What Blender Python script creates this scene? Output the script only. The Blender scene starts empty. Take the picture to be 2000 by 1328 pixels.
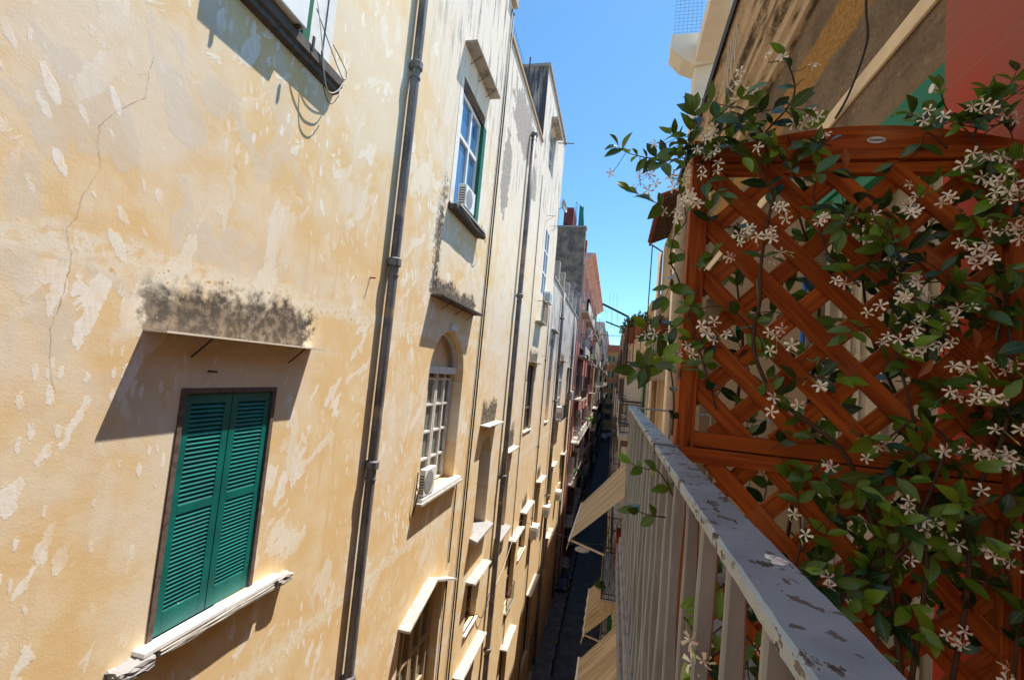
import bpy, bmesh, math, random
from mathutils import Vector, Matrix
R = math.radians
random.seed(7)
sc = bpy.context.scene
col = sc.collection
# ------------------------------------------------------------------ camera
YAW, PIT, ROL = R(12.93875), R(4.22724), R(5.2)
FPX = 889.0
fwd = Vector((-math.sin(YAW)*math.cos(PIT), math.cos(YAW)*math.cos(PIT), math.sin(PIT)))
rt0 = Vector((math.cos(YAW), math.sin(YAW), 0)); up0 = rt0.cross(fwd)
RT = rt0*math.cos(ROL)+up0*math.sin(ROL); UP = -rt0*math.sin(ROL)+up0*math.cos(ROL)
cd = bpy.data.cameras.new("camera"); cam = bpy.data.objects.new("camera", cd); col.objects.link(cam)
M = Matrix((RT, UP, -fwd)).transposed().to_4x4(); cam.matrix_world = M
cd.sensor_width = 36; cd.lens = FPX/2000*36; cd.clip_start = .02; cd.clip_end = 2000
sc.camera = cam
# ------------------------------------------------------------------ light
SUN = Vector((.28, .27, 1)).normalized()
w = bpy.data.worlds.new("World"); sc.world = w; w.use_nodes = True
nt = w.node_tree; bg = nt.nodes["Background"]
sky = nt.nodes.new("ShaderNodeTexSky"); sky.sky_type = 'NISHITA'; sky.sun_disc = False
sky.sun_elevation = math.asin(SUN.z); sky.sun_rotation = math.atan2(SUN.x, SUN.y)
sky.air_density = 1.0; sky.dust_density = .3; sky.ozone_density = 2.5
tn = nt.nodes.new("ShaderNodeMix"); tn.data_type = 'RGBA'; tn.blend_type = 'MULTIPLY'; tn.inputs[0].default_value = 1
tn.inputs[7].default_value = (.74, 1.12, 1.24, 1); nt.links.new(sky.outputs[0], tn.inputs[6]); nt.links.new(tn.outputs[2], bg.inputs[0]); bg.inputs[1].default_value = .105
sl = bpy.data.lights.new("sun", 'SUN'); sl.energy = 5.0; sl.angle = R(.5); sl.color = (1, .95, .87)
so = bpy.data.objects.new("sun", sl); col.objects.link(so); so.rotation_euler = (-SUN).to_track_quat('-Z', 'Y').to_euler()
sc.view_settings.view_transform = 'Standard'; sc.view_settings.look = 'None'
sc.view_settings.exposure = .84; sc.view_settings.gamma = 1
G = -20.5                                     # street level, the camera is the origin

def at(px, py, Y):                            # picture point -> point on the vertical plane y = Y
    d = fwd + RT*((px-1000)/FPX) - UP*((py-664)/FPX)
    return d*(Y/d.y)
# ------------------------------------------------------------------ helpers
class MB:
    def __init__(s): s.v = []; s.f = []; s.g = []
    def add(s, vs, fs, gs=None):
        o = len(s.v); s.v += [tuple(p) for p in vs]; s.f += [tuple(i+o for i in f) for f in fs]
        s.g += gs if gs else [(p[0], p[1], p[2]) for p in vs]
        return s
    def box(s, x0, x1, y0, y1, z0, z1):
        return s.add([(x, y, z) for x in (x0, x1) for y in (y0, y1) for z in (z0, z1)],
                     [(0,1,3,2),(4,6,7,5),(0,4,5,1),(2,3,7,6),(0,2,6,4),(1,5,7,3)])
    def quad(s, a, b, c, d): return s.add([a, b, c, d], [(0,1,2,3)])
    def poly(s, pts): return s.add(pts, [tuple(range(len(pts)))])
    def bar(s, a, b, w, h, n=(0,0,1), seed=None):     # box beam a->b, w across, h along n
        a = Vector(a); b = Vector(b); d = (b-a).normalized(); n = Vector(n); sd = d.cross(n).normalized(); n = sd.cross(d)
        L = (b-a).length; sd_ = random.random()*50 if seed is None else seed
        vs = []; gs = []
        for t, p in ((0, a), (L, b)):
            for i, j in ((-1,-1),(1,-1),(1,1),(-1,1)):
                vs.append(p+sd*(i*w/2)+n*(j*h/2)); gs.append((t, i*w/2+sd_, j*h/2))
        return s.add(vs, [(0,1,2,3),(7,6,5,4),(0,4,5,1),(1,5,6,2),(2,6,7,3),(3,7,4,0)], gs)
    def tube(s, pts, r, n=8, cap=True):
        pts = [Vector(p) for p in pts]; rr = r if isinstance(r, (list, tuple)) else [r]*len(pts)
        vs = []; fs = []; t0 = (pts[1]-pts[0]).normalized()
        a = t0.orthogonal().normalized()
        for i, p in enumerate(pts):
            t = (pts[min(i+1, len(pts)-1)]-pts[max(i-1, 0)]).normalized()
            a = (a-t*a.dot(t)).normalized(); b = t.cross(a)
            for k in range(n):
                q = 2*math.pi*k/n; vs.append(p+(a*math.cos(q)+b*math.sin(q))*rr[i])
        for i in range(len(pts)-1):
            for k in range(n):
                fs.append((i*n+k, i*n+(k+1) % n, (i+1)*n+(k+1) % n, (i+1)*n+k))
        if cap: fs += [tuple(reversed(range(n))), tuple((len(pts)-1)*n+k for k in range(n))]
        return s.add(vs, fs)
    def prism(s, prof, y0, y1):              # closed (x,z) profile extruded along y
        n = len(prof)
        return s.add([(x, y0, z) for x, z in prof]+[(x, y1, z) for x, z in prof],
                     [tuple(range(n)), tuple(reversed(range(n, 2*n)))]+[(i, n+i, n+(i+1) % n, (i+1) % n) for i in range(n)])
    def build(s, name, mat, parent=None, smooth=False, bevel=0, seg=2):
        m = bpy.data.meshes.new(name); m.from_pydata(s.v, [], s.f)
        at_ = m.attributes.new("grain", 'FLOAT_VECTOR', 'POINT')
        at_.data.foreach_set("vector", [c for g in s.g for c in g])
        bm = bmesh.new(); bm.from_mesh(m); bmesh.ops.recalc_face_normals(bm, faces=bm.faces); bm.to_mesh(m); bm.free()
        if smooth:
            for p in m.polygons: p.use_smooth = True
        m.materials.append(mat)
        o = bpy.data.objects.new(name, m); col.objects.link(o); o.parent = parent
        if bevel:
            b = o.modifiers.new("bevel", 'BEVEL'); b.width = bevel; b.segments = seg; b.limit_method = 'ANGLE'
        return o
def tag(o, label=None, cat=None, group=None, kind=None):
    for k, v in (("label", label), ("category", cat), ("group", group), ("kind", kind)):
        if v: o[k] = v
    return o
def thing(name, label, cat, loc=(0,0,0), group=None):
    o = bpy.data.objects.new(name, None); col.objects.link(o); o.location = loc; o.empty_display_size = .1
    return tag(o, label, cat, group)
def place(parts, root):                      # parts were built in world space: keep them there under a root that stands elsewhere
    for p in parts:
        p.parent = root; p.matrix_parent_inverse = Matrix.Translation(-root.location)
def copy_tree(o, parent=None):
    c = o.copy(); col.objects.link(c); c.parent = parent
    for ch in o.children: copy_tree(ch, c)
    return c
# ------------------------------------------------------------------ material expressions
class N:
    """tiny wrapper so that node maths can be written as python maths"""
    def __init__(s, nt, k): s.nt = nt; s.k = k
    def _in(s, sock, v):
        if isinstance(v, N): s.nt.links.new(v.k, sock)
        elif v is not None: sock.default_value = v
    def m(s, op, a, b=None, c=None, clamp=False):
        n = s.nt.nodes.new("ShaderNodeMath"); n.operation = op; n.use_clamp = clamp
        for i, v in enumerate((a, b, c)):
            if v is not None: s._in(n.inputs[i], v)
        return N(s.nt, n.outputs[0])
    def __add__(s, o): return s.m('ADD', s, o)
    def __radd__(s, o): return s.m('ADD', o, s)
    def __sub__(s, o): return s.m('SUBTRACT', s, o)
    def __rsub__(s, o): return s.m('SUBTRACT', o, s)
    def __mul__(s, o): return s.m('MULTIPLY', s, o)
    def __rmul__(s, o): return s.m('MULTIPLY', o, s)
    def __truediv__(s, o): return s.m('DIVIDE', s, o)
    def pw(s, o): return s.m('POWER', s, o)
    def max(s, o): return s.m('MAXIMUM', s, o)
    def min(s, o): return s.m('MINIMUM', s, o)
    def abs(s): return s.m('ABSOLUTE', s)
    def sm(s, a, b, lo=0., hi=1.):           # smoothstep a..b
        n = s.nt.nodes.new("ShaderNodeMapRange"); n.interpolation_type = 'SMOOTHSTEP'
        if not isinstance(a, N) and not isinstance(b, N) and a > b: a, b, lo, hi = b, a, hi, lo
        s._in(n.inputs[0], s); s._in(n.inputs[1], a); s._in(n.inputs[2], b); s._in(n.inputs[3], lo); s._in(n.inputs[4], hi)
        return N(s.nt, n.outputs[0])
class Mat:
    def __init__(s, name, rough=.8, spec=.3):
        s.mat = bpy.data.materials.new(name); s.mat.use_nodes = True; s.nt = s.mat.node_tree
        s.bs = s.nt.nodes["Principled BSDF"]; s.bs.inputs["Roughness"].default_value = rough
        s.bs.inputs["Specular IOR Level"].default_value = spec
        g = s.nt.nodes.new("ShaderNodeNewGeometry"); s.pos = N(s.nt, g.outputs["Position"])
        sp = s.nt.nodes.new("ShaderNodeSeparateXYZ"); s.nt.links.new(g.outputs["Position"], sp.inputs[0])
        s.x, s.y, s.z = (N(s.nt, sp.outputs[i]) for i in range(3))
    def vec(s, a, b, c=0.):
        n = s.nt.nodes.new("ShaderNodeCombineXYZ")
        for i, v in enumerate((a, b, c)): s.x._in(n.inputs[i], v)
        return N(s.nt, n.outputs[0])
    def noise(s, v, scale=1., det=3., rough=.55, dist=0.):
        n = s.nt.nodes.new("ShaderNodeTexNoise"); s.nt.links.new(v.k, n.inputs["Vector"])
        n.inputs["Scale"].default_value = scale; n.inputs["Detail"].default_value = det
        n.inputs["Roughness"].default_value = rough; n.inputs["Distortion"].default_value = dist
        return N(s.nt, n.outputs["Fac"])
    def voro(s, v, scale=1., feat='F1'):
        n = s.nt.nodes.new("ShaderNodeTexVoronoi"); n.voronoi_dimensions = '2D'; n.feature = feat
        s.nt.links.new(v.k, n.inputs["Vector"]); n.inputs["Scale"].default_value = scale
        if feat != 'F1': return N(s.nt, n.outputs["Distance"])
        sp = s.nt.nodes.new("ShaderNodeSeparateColor"); s.nt.links.new(n.outputs["Color"], sp.inputs[0])
        return N(s.nt, n.outputs["Distance"]), N(s.nt, sp.outputs[0]), N(s.nt, sp.outputs[1])
    def attr(s, name):
        n = s.nt.nodes.new("ShaderNodeAttribute"); n.attribute_name = name
        return N(s.nt, n.outputs["Vector"])
    def split(s, v):
        sp = s.nt.nodes.new("ShaderNodeSeparateXYZ"); s.nt.links.new(v.k, sp.inputs[0])
        return [N(s.nt, sp.outputs[i]) for i in range(3)]
    def mix(s, f, a, b, blend='MIX'):
        n = s.nt.nodes.new("ShaderNodeMix"); n.data_type = 'RGBA'; n.blend_type = blend
        s.x._in(n.inputs[0], f)
        for i, v in ((6, a), (7, b)):
            if isinstance(v, N): s.nt.links.new(v.k, n.inputs[i])
            else: n.inputs[i].default_value = (*v, 1)
        return N(s.nt, n.outputs[2])
    def color(s, c):
        if isinstance(c, N): s.nt.links.new(c.k, s.bs.inputs["Base Color"])
        else: s.bs.inputs["Base Color"].default_value = (*c, 1)
        return s
    def rough(s, r): s.x._in(s.bs.inputs["Roughness"], r); return s
    def bump(s, h, strength=.3, dist=.01):
        b = s.nt.nodes.new("ShaderNodeBump"); b.inputs["Strength"].default_value = strength; b.inputs["Distance"].default_value = dist
        s.nt.links.new(h.k, b.inputs["Height"]); s.nt.links.new(b.outputs[0], s.bs.inputs["Normal"]); return s
def dirty(name, c, c2=None, scale=6, rough=.75, amt=.5, spec=.3, bump=.15, metal=0):
    m = Mat(name, rough, spec); c2 = c2 or tuple(v*.6 for v in c)
    n = m.noise(m.pos, scale, 5, .6); m.color(m.mix((n.sm(.4, .72))*amt, c, c2))
    m.bump(m.noise(m.pos, scale*9, 3), bump, .004); m.bs.inputs["Metallic"].default_value = metal
    return m.mat

# left facades ---------------------------------------------------------
def facade_mat():
    m = Mat("ochre_plaster", .92, .1)
    u, v = m.y, m.z
    P = m.vec(u, v)
    big = m.noise(P, .35, 3, .5); mid = m.noise(P, 1.6, 5, .6); fine = m.noise(P, 9, 5, .65)
    c = m.mix(mid.sm(.35, .68), (.75, .52, .26), (.79, .61, .37))
    # ochre runs
    runs = m.noise(m.vec(u*7, v*.45), 1, 4, .6)
    c = m.mix(runs.sm(.5, .72)*mid.sm(.35, .6)*.5, c, (.66, .40, .15))
    # pale washed areas, more of them high up and towards the near end
    wash = (big*.62+mid*.38+(v*.012)+((3.6-u)*.03).max(0.)).sm(.47, .62)
    c = m.mix(wash*.75, c, (.76, .65, .50))
    # greyish cloudy filler towards the near end
    cl = m.noise(m.vec(u*1.3+v*.4, v*.9), 1.7, 3, .5, .4).sm(.53, .60)*u.sm(6.2, 3.6)*v.sm(-1.5, .6)
    c = m.mix(cl*.5, c, (.64, .57, .48))
    fillm = cl*.3
    # patches of lime filler, leaf shaped, in several directions
    f25 = m.noise(P, 26, 4, .7)
    brush = m.noise(m.vec(u*30+v*6, v*5), 1, 3, .6)
    for k, (a, su, sv, thr, r0, col_, lo) in enumerate((
            (-.25, 6.5, 2.6, .50, .40, (.86, .80, .71), .48),
            (.5, 7.5, 2.5, .66, .36, (.84, .77, .66), .50),
            (-.85, 5.2, 2.2, .60, .36, (.83, .75, .62), .48),
            (.1, 12.0, 4.2, .66, .34, (.84, .77, .66), .46),
            (-.15, 3.0, 1.1, .60, .36, (.80, .71, .57), .44))):
        ca, sa = math.cos(a), math.sin(a)
        du = u*ca+v*sa+(mid-.5)*.12+(fine-.5)*.05+(f25-.5)*.03+k*3.7; dv = v*ca-u*sa+(fine-.5)*.14+(f25-.5)*.06+k*1.9
        if k in (1, 3): d, r1, r2 = m.voro(m.vec(du*su, dv*sv)); pm = (d-(r2*.7+.25)*r0+(f25-.5)*.25).sm(.04, -.04)*r1.sm(thr, thr+.05)
        else:
            nn = m.noise(m.vec(du*su*.62, dv*sv*.62), 1, 5, .52); r2 = m.noise(m.vec(u*1.3+k, v*1.3), 1, 2)
            pm = nn.sm(.585, .60)
        reg = m.noise(m.vec(u+k*7, v*.8), .55, 2, .5).sm(lo, lo+.12)
        pm = pm*reg
        soft = (brush*.6+f25*.4).sm(.34, .56)*(.35+r2*.3)+.25+r2*.2
        c = m.mix(pm*soft*u.sm(26, 8, .35, 1), c, col_); fillm = fillm.max(pm*.6)
    # horizontal scraped joints left by old string courses
    for zc, s_ in ((.62, .04), (-3.9, .02), (6.9, .03), (-7.5, .02)):
        band = ((v-zc-u*s_*.3+(mid-.5)*.45).abs()).sm(.20, .04)
        c = m.mix(band*fine.sm(.36, .58)*.85, c, (.80, .71, .56))
        c = m.mix(band*fine.sm(.60, .66), c, (.58, .31, .08))
    # black rain streaks below the roof and over the lower grey wing
    st = m.noise(m.vec(u*4.5, v*.5), 1, 6, .7); st2 = m.noise(m.vec(u*1.1, v*.35), 1, 3, .6)
    top = (v+st2*4-2.).sm(2.6, 9.0)*u.sm(6.2, 9.0)
    c = m.mix(u.sm(11, 17)*v.sm(-9, 0)*.6*mid.sm(.25, .55), c, (.76, .67, .55))
    c = m.mix(top*.85, c, (.66, .61, .55))
    c = m.mix((top*top)*st.sm(.50, .66)*.85, c, (.12, .11, .115))
    wing = (v+st2*4-2.).sm(-3.2, 2.6)*u.sm(27.2, 27.4)
    c = m.mix(wing*.9, c, (.60, .56, .52)); c = m.mix(wing*st.sm(.44, .6)*.9, c, (.14, .13, .13))
    # bare render where the skin came off
    for yc, zc, hy, hz in ((14.3, 6.6, .55, 1.5), (16.6, 9.4, 2.2, 1.0), (18.6, 8.3, 1.0, .7)):
        q = (((u-yc)/hy).pw(2.)+((v-zc)/hz).pw(2.)).pw(.5)+(mid-.5)*1.5+(fine-.5)*.5
        e = q.sm(1.02, .98)
        c = m.mix(e*.9, c, m.mix(fine.sm(.4, .6), (.27, .24, .225), (.36, .32, .29))); fillm = fillm-e*2
    st_ = m.noise(m.vec(u*5, v*.7), 1, 4, .6)
    # soot and lichen over the canopies: flat bottomed, thinning upwards
    for y0, y1, z0, h in ((3.12, 5.35, .10, .46), (9.2, 12.3, 1.56, .42), (14.05, 15.9, -1.7, .65), (17.6, 19.4, -3.02, .85),
                          (21.4, 23.8, .66, .55), (9.1, 9.42, 1.6, 2.3), (22.9, 24.2, -6.7, .5), (27.2, 28.6, -6.1, .6), (34.4, 36.6, 1.3, .5)):
        e = (u+(fine-.5)*.7+(mid-.5)*.5).sm(y0-.08, y0+.1)*(u+(fine-.5)*.7+(mid-.5)*.5).sm(y1+.08, y1-.1)
        hh = (v-z0)/h+(mid-.5)*1.5+(fine-.5)*.9+(st_-.5)*.8
        e = e*hh.sm(1.25, .75)*v.sm(z0-.02, z0)
        c = m.mix(e*.93, c, m.mix(fine.sm(.42, .62), (.05, .042, .038), (.21, .165, .12)))
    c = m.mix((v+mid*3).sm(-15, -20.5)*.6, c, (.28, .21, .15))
    m.color(c)
    m.bump(fillm*.35+fine*.4+m.noise(P, 60, 3, .6)*.25+mid*.6, .45, .010)
    return m.mat
FAC = facade_mat()
def plain_wall(name, c, c2, streak=(.2, .18, .17), s=.5):
    m = Mat(name, .92, .1); P = m.vec(m.y+m.x, m.z)
    mid = m.noise(P, 1.2, 5, .6); st = m.noise(m.vec((m.y+m.x)*3, m.z*.3), 1, 5, .65); fine = m.noise(P, 10, 4, .6)
    cc = m.mix(mid.sm(.38, .62), c, c2); cc = m.mix(st.sm(.52, .7)*s, cc, streak)
    m.color(cc); m.bump(fine+mid, .3, .01); return m.mat
m_ = Mat("raw_party_wall", .95, .05); P_ = m_.vec(m_.x, m_.z)
f_ = m_.noise(P_, 1.3, 6, .7); g_ = m_.noise(P_, .8, 4, .55)
edge_ = (m_.z-9.3+(g_-.5)*5)
c_ = m_.mix(f_.sm(.4, .62), (.25, .20, .15), (.13, .105, .09)); c_ = m_.mix(m_.noise(m_.vec(m_.x*2, m_.z*.25), 1, 4).sm(.5, .68)*.7, c_, (.09, .085, .09))
c_ = m_.mix(edge_.sm(.1, -.1), c_, m_.mix(f_.sm(.4, .6), (.20, .16, .15), (.33, .28, .26)))
m_.color(c_); m_.bump(f_, .6, .02); PARTY = m_.mat
m_ = Mat("sooty_side_wall", .95, .05); s_ = m_.noise(m_.vec(m_.x*3, m_.z*.35), 1, 5, .65)
m_.color(m_.mix(s_.sm(.36, .56), (.42, .36, .31), (.07, .07, .08))); SOOT = m_.mat

CONC = dirty("weathered_concrete", (.42, .38, .33), (.16, .14, .12), 5, .9, .8)
STONE = dirty("pale_stone", (.50, .46, .41), (.27, .24, .21), 9, .9, .8, bump=.4)
MARBLE = dirty("white_marble", (.80, .78, .76), (.62, .60, .58), 4, .5, .4)
SLATE = dirty("grey_sill_stone", (.33, .31, .30), (.2, .19, .18), 6, .85, .6)
PALE = dirty("pale_canopy", (.72, .62, .48), (.5, .42, .33), 8, .8, .5)
IRON = dirty("rusty_iron", (.06, .05, .045), (.12, .06, .03), 20, .7, .6)
m_ = Mat("zinc_pipe", .55, .4); s_ = m_.noise(m_.vec(m_.y*14, m_.z*1.1), 1, 5, .7); s2_ = m_.noise(m_.pos, 24, 4, .6)
c_ = m_.mix(s_.sm(.4, .64), (.20, .18, .17), (.085, .08, .08)); c_ = m_.mix(m_.noise(m_.vec(m_.y, m_.z), .9, 3).sm(.58, .64)*.8, c_, (.34, .25, .17))
m_.color(m_.mix(s2_.sm(.6, .7)*.5, c_, (.38, .35, .32))).bump(s2_, .3, .004); PIPE = m_.mat
m_ = Mat("green_shutter_paint", .42, .45); s_ = m_.noise(m_.vec(m_.y*4, m_.z*14), 1.5, 5, .7)
c_ = m_.mix(m_.noise(m_.pos, 3, 4).sm(.35, .7), (.0, .155, .125), (.0, .105, .09))
c_ = m_.mix(s_.sm(.70, .73)*m_.z.sm(-2.2, -2.5), c_, (.45, .55, .5)); m_.color(c_).bump(s_, .12, .003); GREEN = m_.mat
DGREEN = dirty("dark_green_paint", (.02, .13, .06), (.012, .08, .04), 6, .5, .5)
OLDWOOD = dirty("old_frame_wood", (.16, .11, .085), (.05, .035, .03), 14, .85, .8)
WFRAME = dirty("chalky_white_paint", (.66, .62, .57), (.42, .37, .32), 12, .7, .6)
BFRAME = dirty("beige_frame_paint", (.45, .33, .2), (.3, .2, .12), 12, .7, .5)
WHITE = dirty("white_plastic", (.78, .77, .74), (.66, .64, .6), 6, .45, .4)
REVEAL = dirty("white_reveal", (.74, .72, .68), (.5, .46, .4), 5, .85, .5)
DARKW = dirty("dark_room", (.012, .011, .011), (.02, .018, .016), 3, .9, .5)
TIN = dirty("rusted_tin", (.12, .10, .085), (.05, .04, .035), 10, .7, .7)
CABLE = dirty("black_cable", (.03, .03, .032), (.05, .05, .05), 8, .6, .3)
CABLEW = dirty("white_cable", (.6, .56, .5), (.45, .42, .38), 8, .6, .3)
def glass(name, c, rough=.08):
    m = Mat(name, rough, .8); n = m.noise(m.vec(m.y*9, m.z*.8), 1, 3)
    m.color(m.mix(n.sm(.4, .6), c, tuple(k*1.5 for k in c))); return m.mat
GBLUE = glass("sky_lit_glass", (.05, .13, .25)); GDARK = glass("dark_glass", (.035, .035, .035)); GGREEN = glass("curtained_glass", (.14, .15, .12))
PINK = plain_wall("pink_plaster", (.52, .24, .20), (.42, .18, .16), (.25, .1, .09), .4)
PINKL = plain_wall("pale_pink_trim", (.62, .42, .38), (.5, .3, .27), (.3, .15, .13), .3)
REDDK = plain_wall("dark_red_plaster", (.20, .055, .05), (.14, .04, .04), (.1, .03, .03), .3)

# ------------------------------------------------------------------ street
m_ = Mat("basalt_paving", .6, .4); P_ = m_.vec(m_.x, m_.y)
d_ = m_.voro(m_.vec(m_.x*1.6, m_.y*1.1), 1.4, 'DISTANCE_TO_EDGE')
n_ = m_.noise(P_, 1.3, 4)
c_ = m_.mix(n_.sm(.35, .65), (.035, .04, .05), (.075, .08, .09)); c_ = m_.mix(d_.sm(.03, .0), c_, (.015, .015, .018))
m_.color(c_).bump(d_.min(.08), .6, .03); ROAD = m_.mat
m_ = Mat("pavement_slabs", .8, .2); d_ = m_.voro(m_.vec(m_.x*1.2, m_.y*.8), 1.2, 'DISTANCE_TO_EDGE')
m_.color(m_.mix(m_.noise(m_.pos, 2, 4).sm(.35, .65), (.10, .095, .09), (.17, .155, .145))).bump(d_.min(.05), .4, .02); PAVE = m_.mat
tag(MB().quad((-400, -300, G-.02), (400, -300, G-.02), (400, 700, G-.02), (-400, 700, G-.02)).build("ground", PAVE), kind="structure")
tag(MB().box(-2.78, .62, -60, 205, G-.3, G).build("road", ROAD), kind="structure")
tag(MB().box(-4.05, -2.782, -60, 205, G-.3, G+.11).build("pavement", PAVE, bevel=.015), kind="structure")
tag(MB().box(.622, 1.3, -60, 205, G-.3, G+.11).build("pavement", PAVE, bevel=.015), kind="structure")

# ------------------------------------------------------------------ facade builder (walls facing +x at X, openings in y,z)
def wall_face(mb, X, y0, y1, z0, z1, ops, sgn=1, back=None):
    ys = sorted({y0, y1, *[v for o in ops for v in (o[0], o[1]) if y0 < v < y1]})
    zs = sorted({z0, z1, *[v for o in ops for v in (o[2], o[3]) if z0 < v < z1]})
    for a, b in zip(ys, ys[1:]):
        for c, d in zip(zs, zs[1:]):
            my, mz = (a+b)/2, (c+d)/2
            if not any(o[0] < my < o[1] and o[2] < mz < o[3] for o in ops):
                mb.quad((X, a, c), (X, b, c), (X, b, d), (X, a, d))
    for o in ops:
        if not (y0 <= o[0] and o[1] <= y1 and z0 <= o[2] and o[3] <= z1): continue
        a, b, c, d, dep, ah = o[:6]; xb = X-sgn*dep
        if ah:
            n = 14; arc = []
            for k in range(n+1):
                t = math.pi*(1-k/n); arc.append(((a+b)/2+math.cos(t)*(b-a)/2, d-ah+math.sin(t)*ah))
            for p, q in zip(arc, arc[1:]):
                mb.quad((X, p[0], p[1]), (X, q[0], q[1]), (X, q[0], d), (X, p[0], d))
            out = [(a, c)]+arc+[(b, c)]
        else: out = [(a, c), (a, d), (b, d), (b, c)]
        for p, q in zip(out, out[1:]+out[:1]):
            mb.quad((X, p[0], p[1]), (X, q[0], q[1]), (xb, q[0], q[1]), (xb, p[0], p[1]))
        mb.poly([(xb, p[0], p[1]) for p in out])

LW = -4.0
left = thing("apartment_building", "long yellow ochre building with patched plaster filling the left side", "building", (LW, 3, G))
OPS = [  # y0 y1 z0 z1 depth arch
 (3.58, 4.84, -2.76, -.42, .10, 0), (3.05, 4.9, 3.76, 6.3, .28, 0), (9.8, 11.62, 3.86, 7.0, .22, 0),
 (9.5, 11.86, -2.9, .9, .42, 1.05), (9.42, 11.85, -9.4, -5.5, .38, .0), (14.3, 15.75, -5.2, -2.15, .5, .7),
 (17.75, 19.1, -6.3, -3.5, .5, .65), (21.45, 23.4, -2.7, .5, .2, 0), (22.95, 24.4, 4.25, 7.8, .08, 0),
 (28.3, 29.75, -2.8, 2.5, .45, .6), (22.9, 24.75, -9.1, -6.8, .3, 0), (27.35, 28.9, -9.4, -6.25, .3, 0),
 (20.6, 22.2, -10.6, -7.4, .35, 0), (33.4, 35.1, -9.2, -6.4, .3, 0), (40.3, 42.2, -9.3, -6.6, .3, 0),
 (14.35, 15.6, -8.25, -6.6, .35, 0), (13.9, 15.9, -12.6, -9.15, .35, 0), (20.8, 22.3, -15.6, -12.1, .35, 0),
 (27.2, 29.6, -17, -12.6, .35, 0), (34.45, 36.3, -2.9, 1.2, .12, 0), (21.9, 23.6, 10.6, 12.9, .2, 0), (9.3, 11.6, -14.5, -11, .35, 0),
 (34, 35.8, -14.5, -11.6, .3, 0), (40, 41.8, -3, .9, .2, 0), (38.8, 40.8, -20.3, -16.5, .3, 0), (30.5, 33, -20.3, -16.6, .4, 0), (22.5, 25, -20.3, -16.2, .4, 0)]
mb = MB()
segs = ((-30, 13.3, 11.7), (13.3, 20, 10.75), (20, 27.2, 14.5), (27.2, 46, 6.1))
for (a, b, zt) in segs:
    wall_face(mb, LW, a, b, G, zt, [o for o in OPS if a <= o[0] < b])
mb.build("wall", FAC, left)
mb = MB()
for (a, b, zt) in segs: mb.quad((LW, a, zt), (LW, b, zt), (-13, b, zt), (-13, a, zt))
mb.quad((LW, -30, G), (LW, -30, 11.7), (-13, -30, 11.7), (-13, -30, G)); mb.quad((-13, -30, G), (-13, 46, G), (-13, 46, 6), (-13, -30, 6))
mb.build("roof", CONC, left)
for q in (((LW, 20, 10.75), (-13, 20, 10.75), (-13, 20, 14.5), (LW, 20, 14.5)), ((LW, 13.3, 10.75), (-13, 13.3, 10.75), (-13, 13.3, 11.7), (LW, 13.3, 11.7)), ((LW, 27.2, 6.1), (-13, 27.2, 6.1), (-13, 27.2, 14.5), (LW, 27.2, 14.5))):
    MB().quad(*q).build("side_wall", SOOT, left)
MB().box(-4.3, -3.93, 13.3, 19.98, 10.76, 10.86).build("coping", BFRAME, left)
MB().box(-13, -3.9, 19.9, 27.3, 14.5, 14.62).build("coping", SLATE, left)
MB().box(-13, -3.92, 27.25, 46, 6.1, 6.22).build("coping", SLATE, left)
MB().box(-4.5, -3.85, 12.9, 13.35, 11.7, 12.3).build("chimney", CONC, left)
for y in (29.3, 32.4, 35.8, 39.2, 42.6): MB().box(-5.4, -3.96, y, y+.35, 6.22, 7.65).build("parapet_post", CONC, left, bevel=.02)
def canopy(y0, y1, z, d, th, mat, brackets=2, tilt=0., parent=left, X=LW):
    mb = MB(); zf = z-tilt
    mb.prism([(X-.01, z), (X+d, zf), (X+d, zf-th), (X-.01, z-th)], y0, y1)
    o = mb.build("canopy", mat, parent)
    for k in range(brackets):
        y = y0+(y1-y0)*(.22+.6*k/max(1, brackets-1))
        MB().tube([(X, y, z-th-.20), (X+d*.8, y+.01, zf-th-.008)], .009, 6).build("bracket", IRON, o)
    return o
def sill(y0, y1, z, d, th, mat, parent=left, X=LW, bev=.006):
    return MB().box(X-.05, X+d, y0, y1, z-th, z).build("sill", mat, parent, bevel=bev)
# --- window with green louvred shutters
def shutter_leaf(y0, y1, z0, z1, x, parent, mat, slats=18):
    mb = MB(); st = .085; t = .035
    mb.box(x, x+t, y0, y0+st, z0, z1); mb.box(x, x+t, y1-st, y1, z0, z1)
    H = z1-z0; r = [(z0, z0+.20), (z0+H*.485, z0+H*.485+.085), (z1-.10, z1)]
    for a, b in r: mb.box(x, x+t, y0+st, y1-st, a, b)
    for (a, b) in ((r[0][1], r[1][0]), (r[1][1], r[2][0])):
        n = slats; p = (b-a)/n
        for k in range(n):
            z = a+p*(k+.5)
            mb.add([(x+.003, y, z+q) for y in (y0+st-.01, y1-st+.01) for q in (p*.42, p*.42-.008)]+[(x+.034, y, z+q) for y in (y0+st-.01, y1-st+.01) for q in (-p*.42, -p*.42-.008)],
                   [(0,2,6,4),(1,5,7,3),(0,4,5,1),(2,3,7,6),(4,6,7,5),(0,1,3,2)])
    return mb.build("shutter", mat, parent, bevel=.002, seg=1)
win = thing("window", None, None); win.parent = left; win.matrix_parent_inverse = Matrix.Translation(-left.location)
def part_empty(name, parent=left):
    o = bpy.data.objects.new(name, None); col.objects.link(o); o.parent = parent; o.empty_display_size = .05; return o
bpy.data.objects.remove(win)
left.location = (0, 0, 0)
W1 = MB().box(-4.09, -3.985, 3.58, 3.635, -2.76, -.42).box(-4.09, -3.985, 4.785, 4.84, -2.76, -.42).box(-4.09, -3.985, 3.635, 4.785, -.475, -.42).build("window_frame", OLDWOOD, left, bevel=.004)
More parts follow.
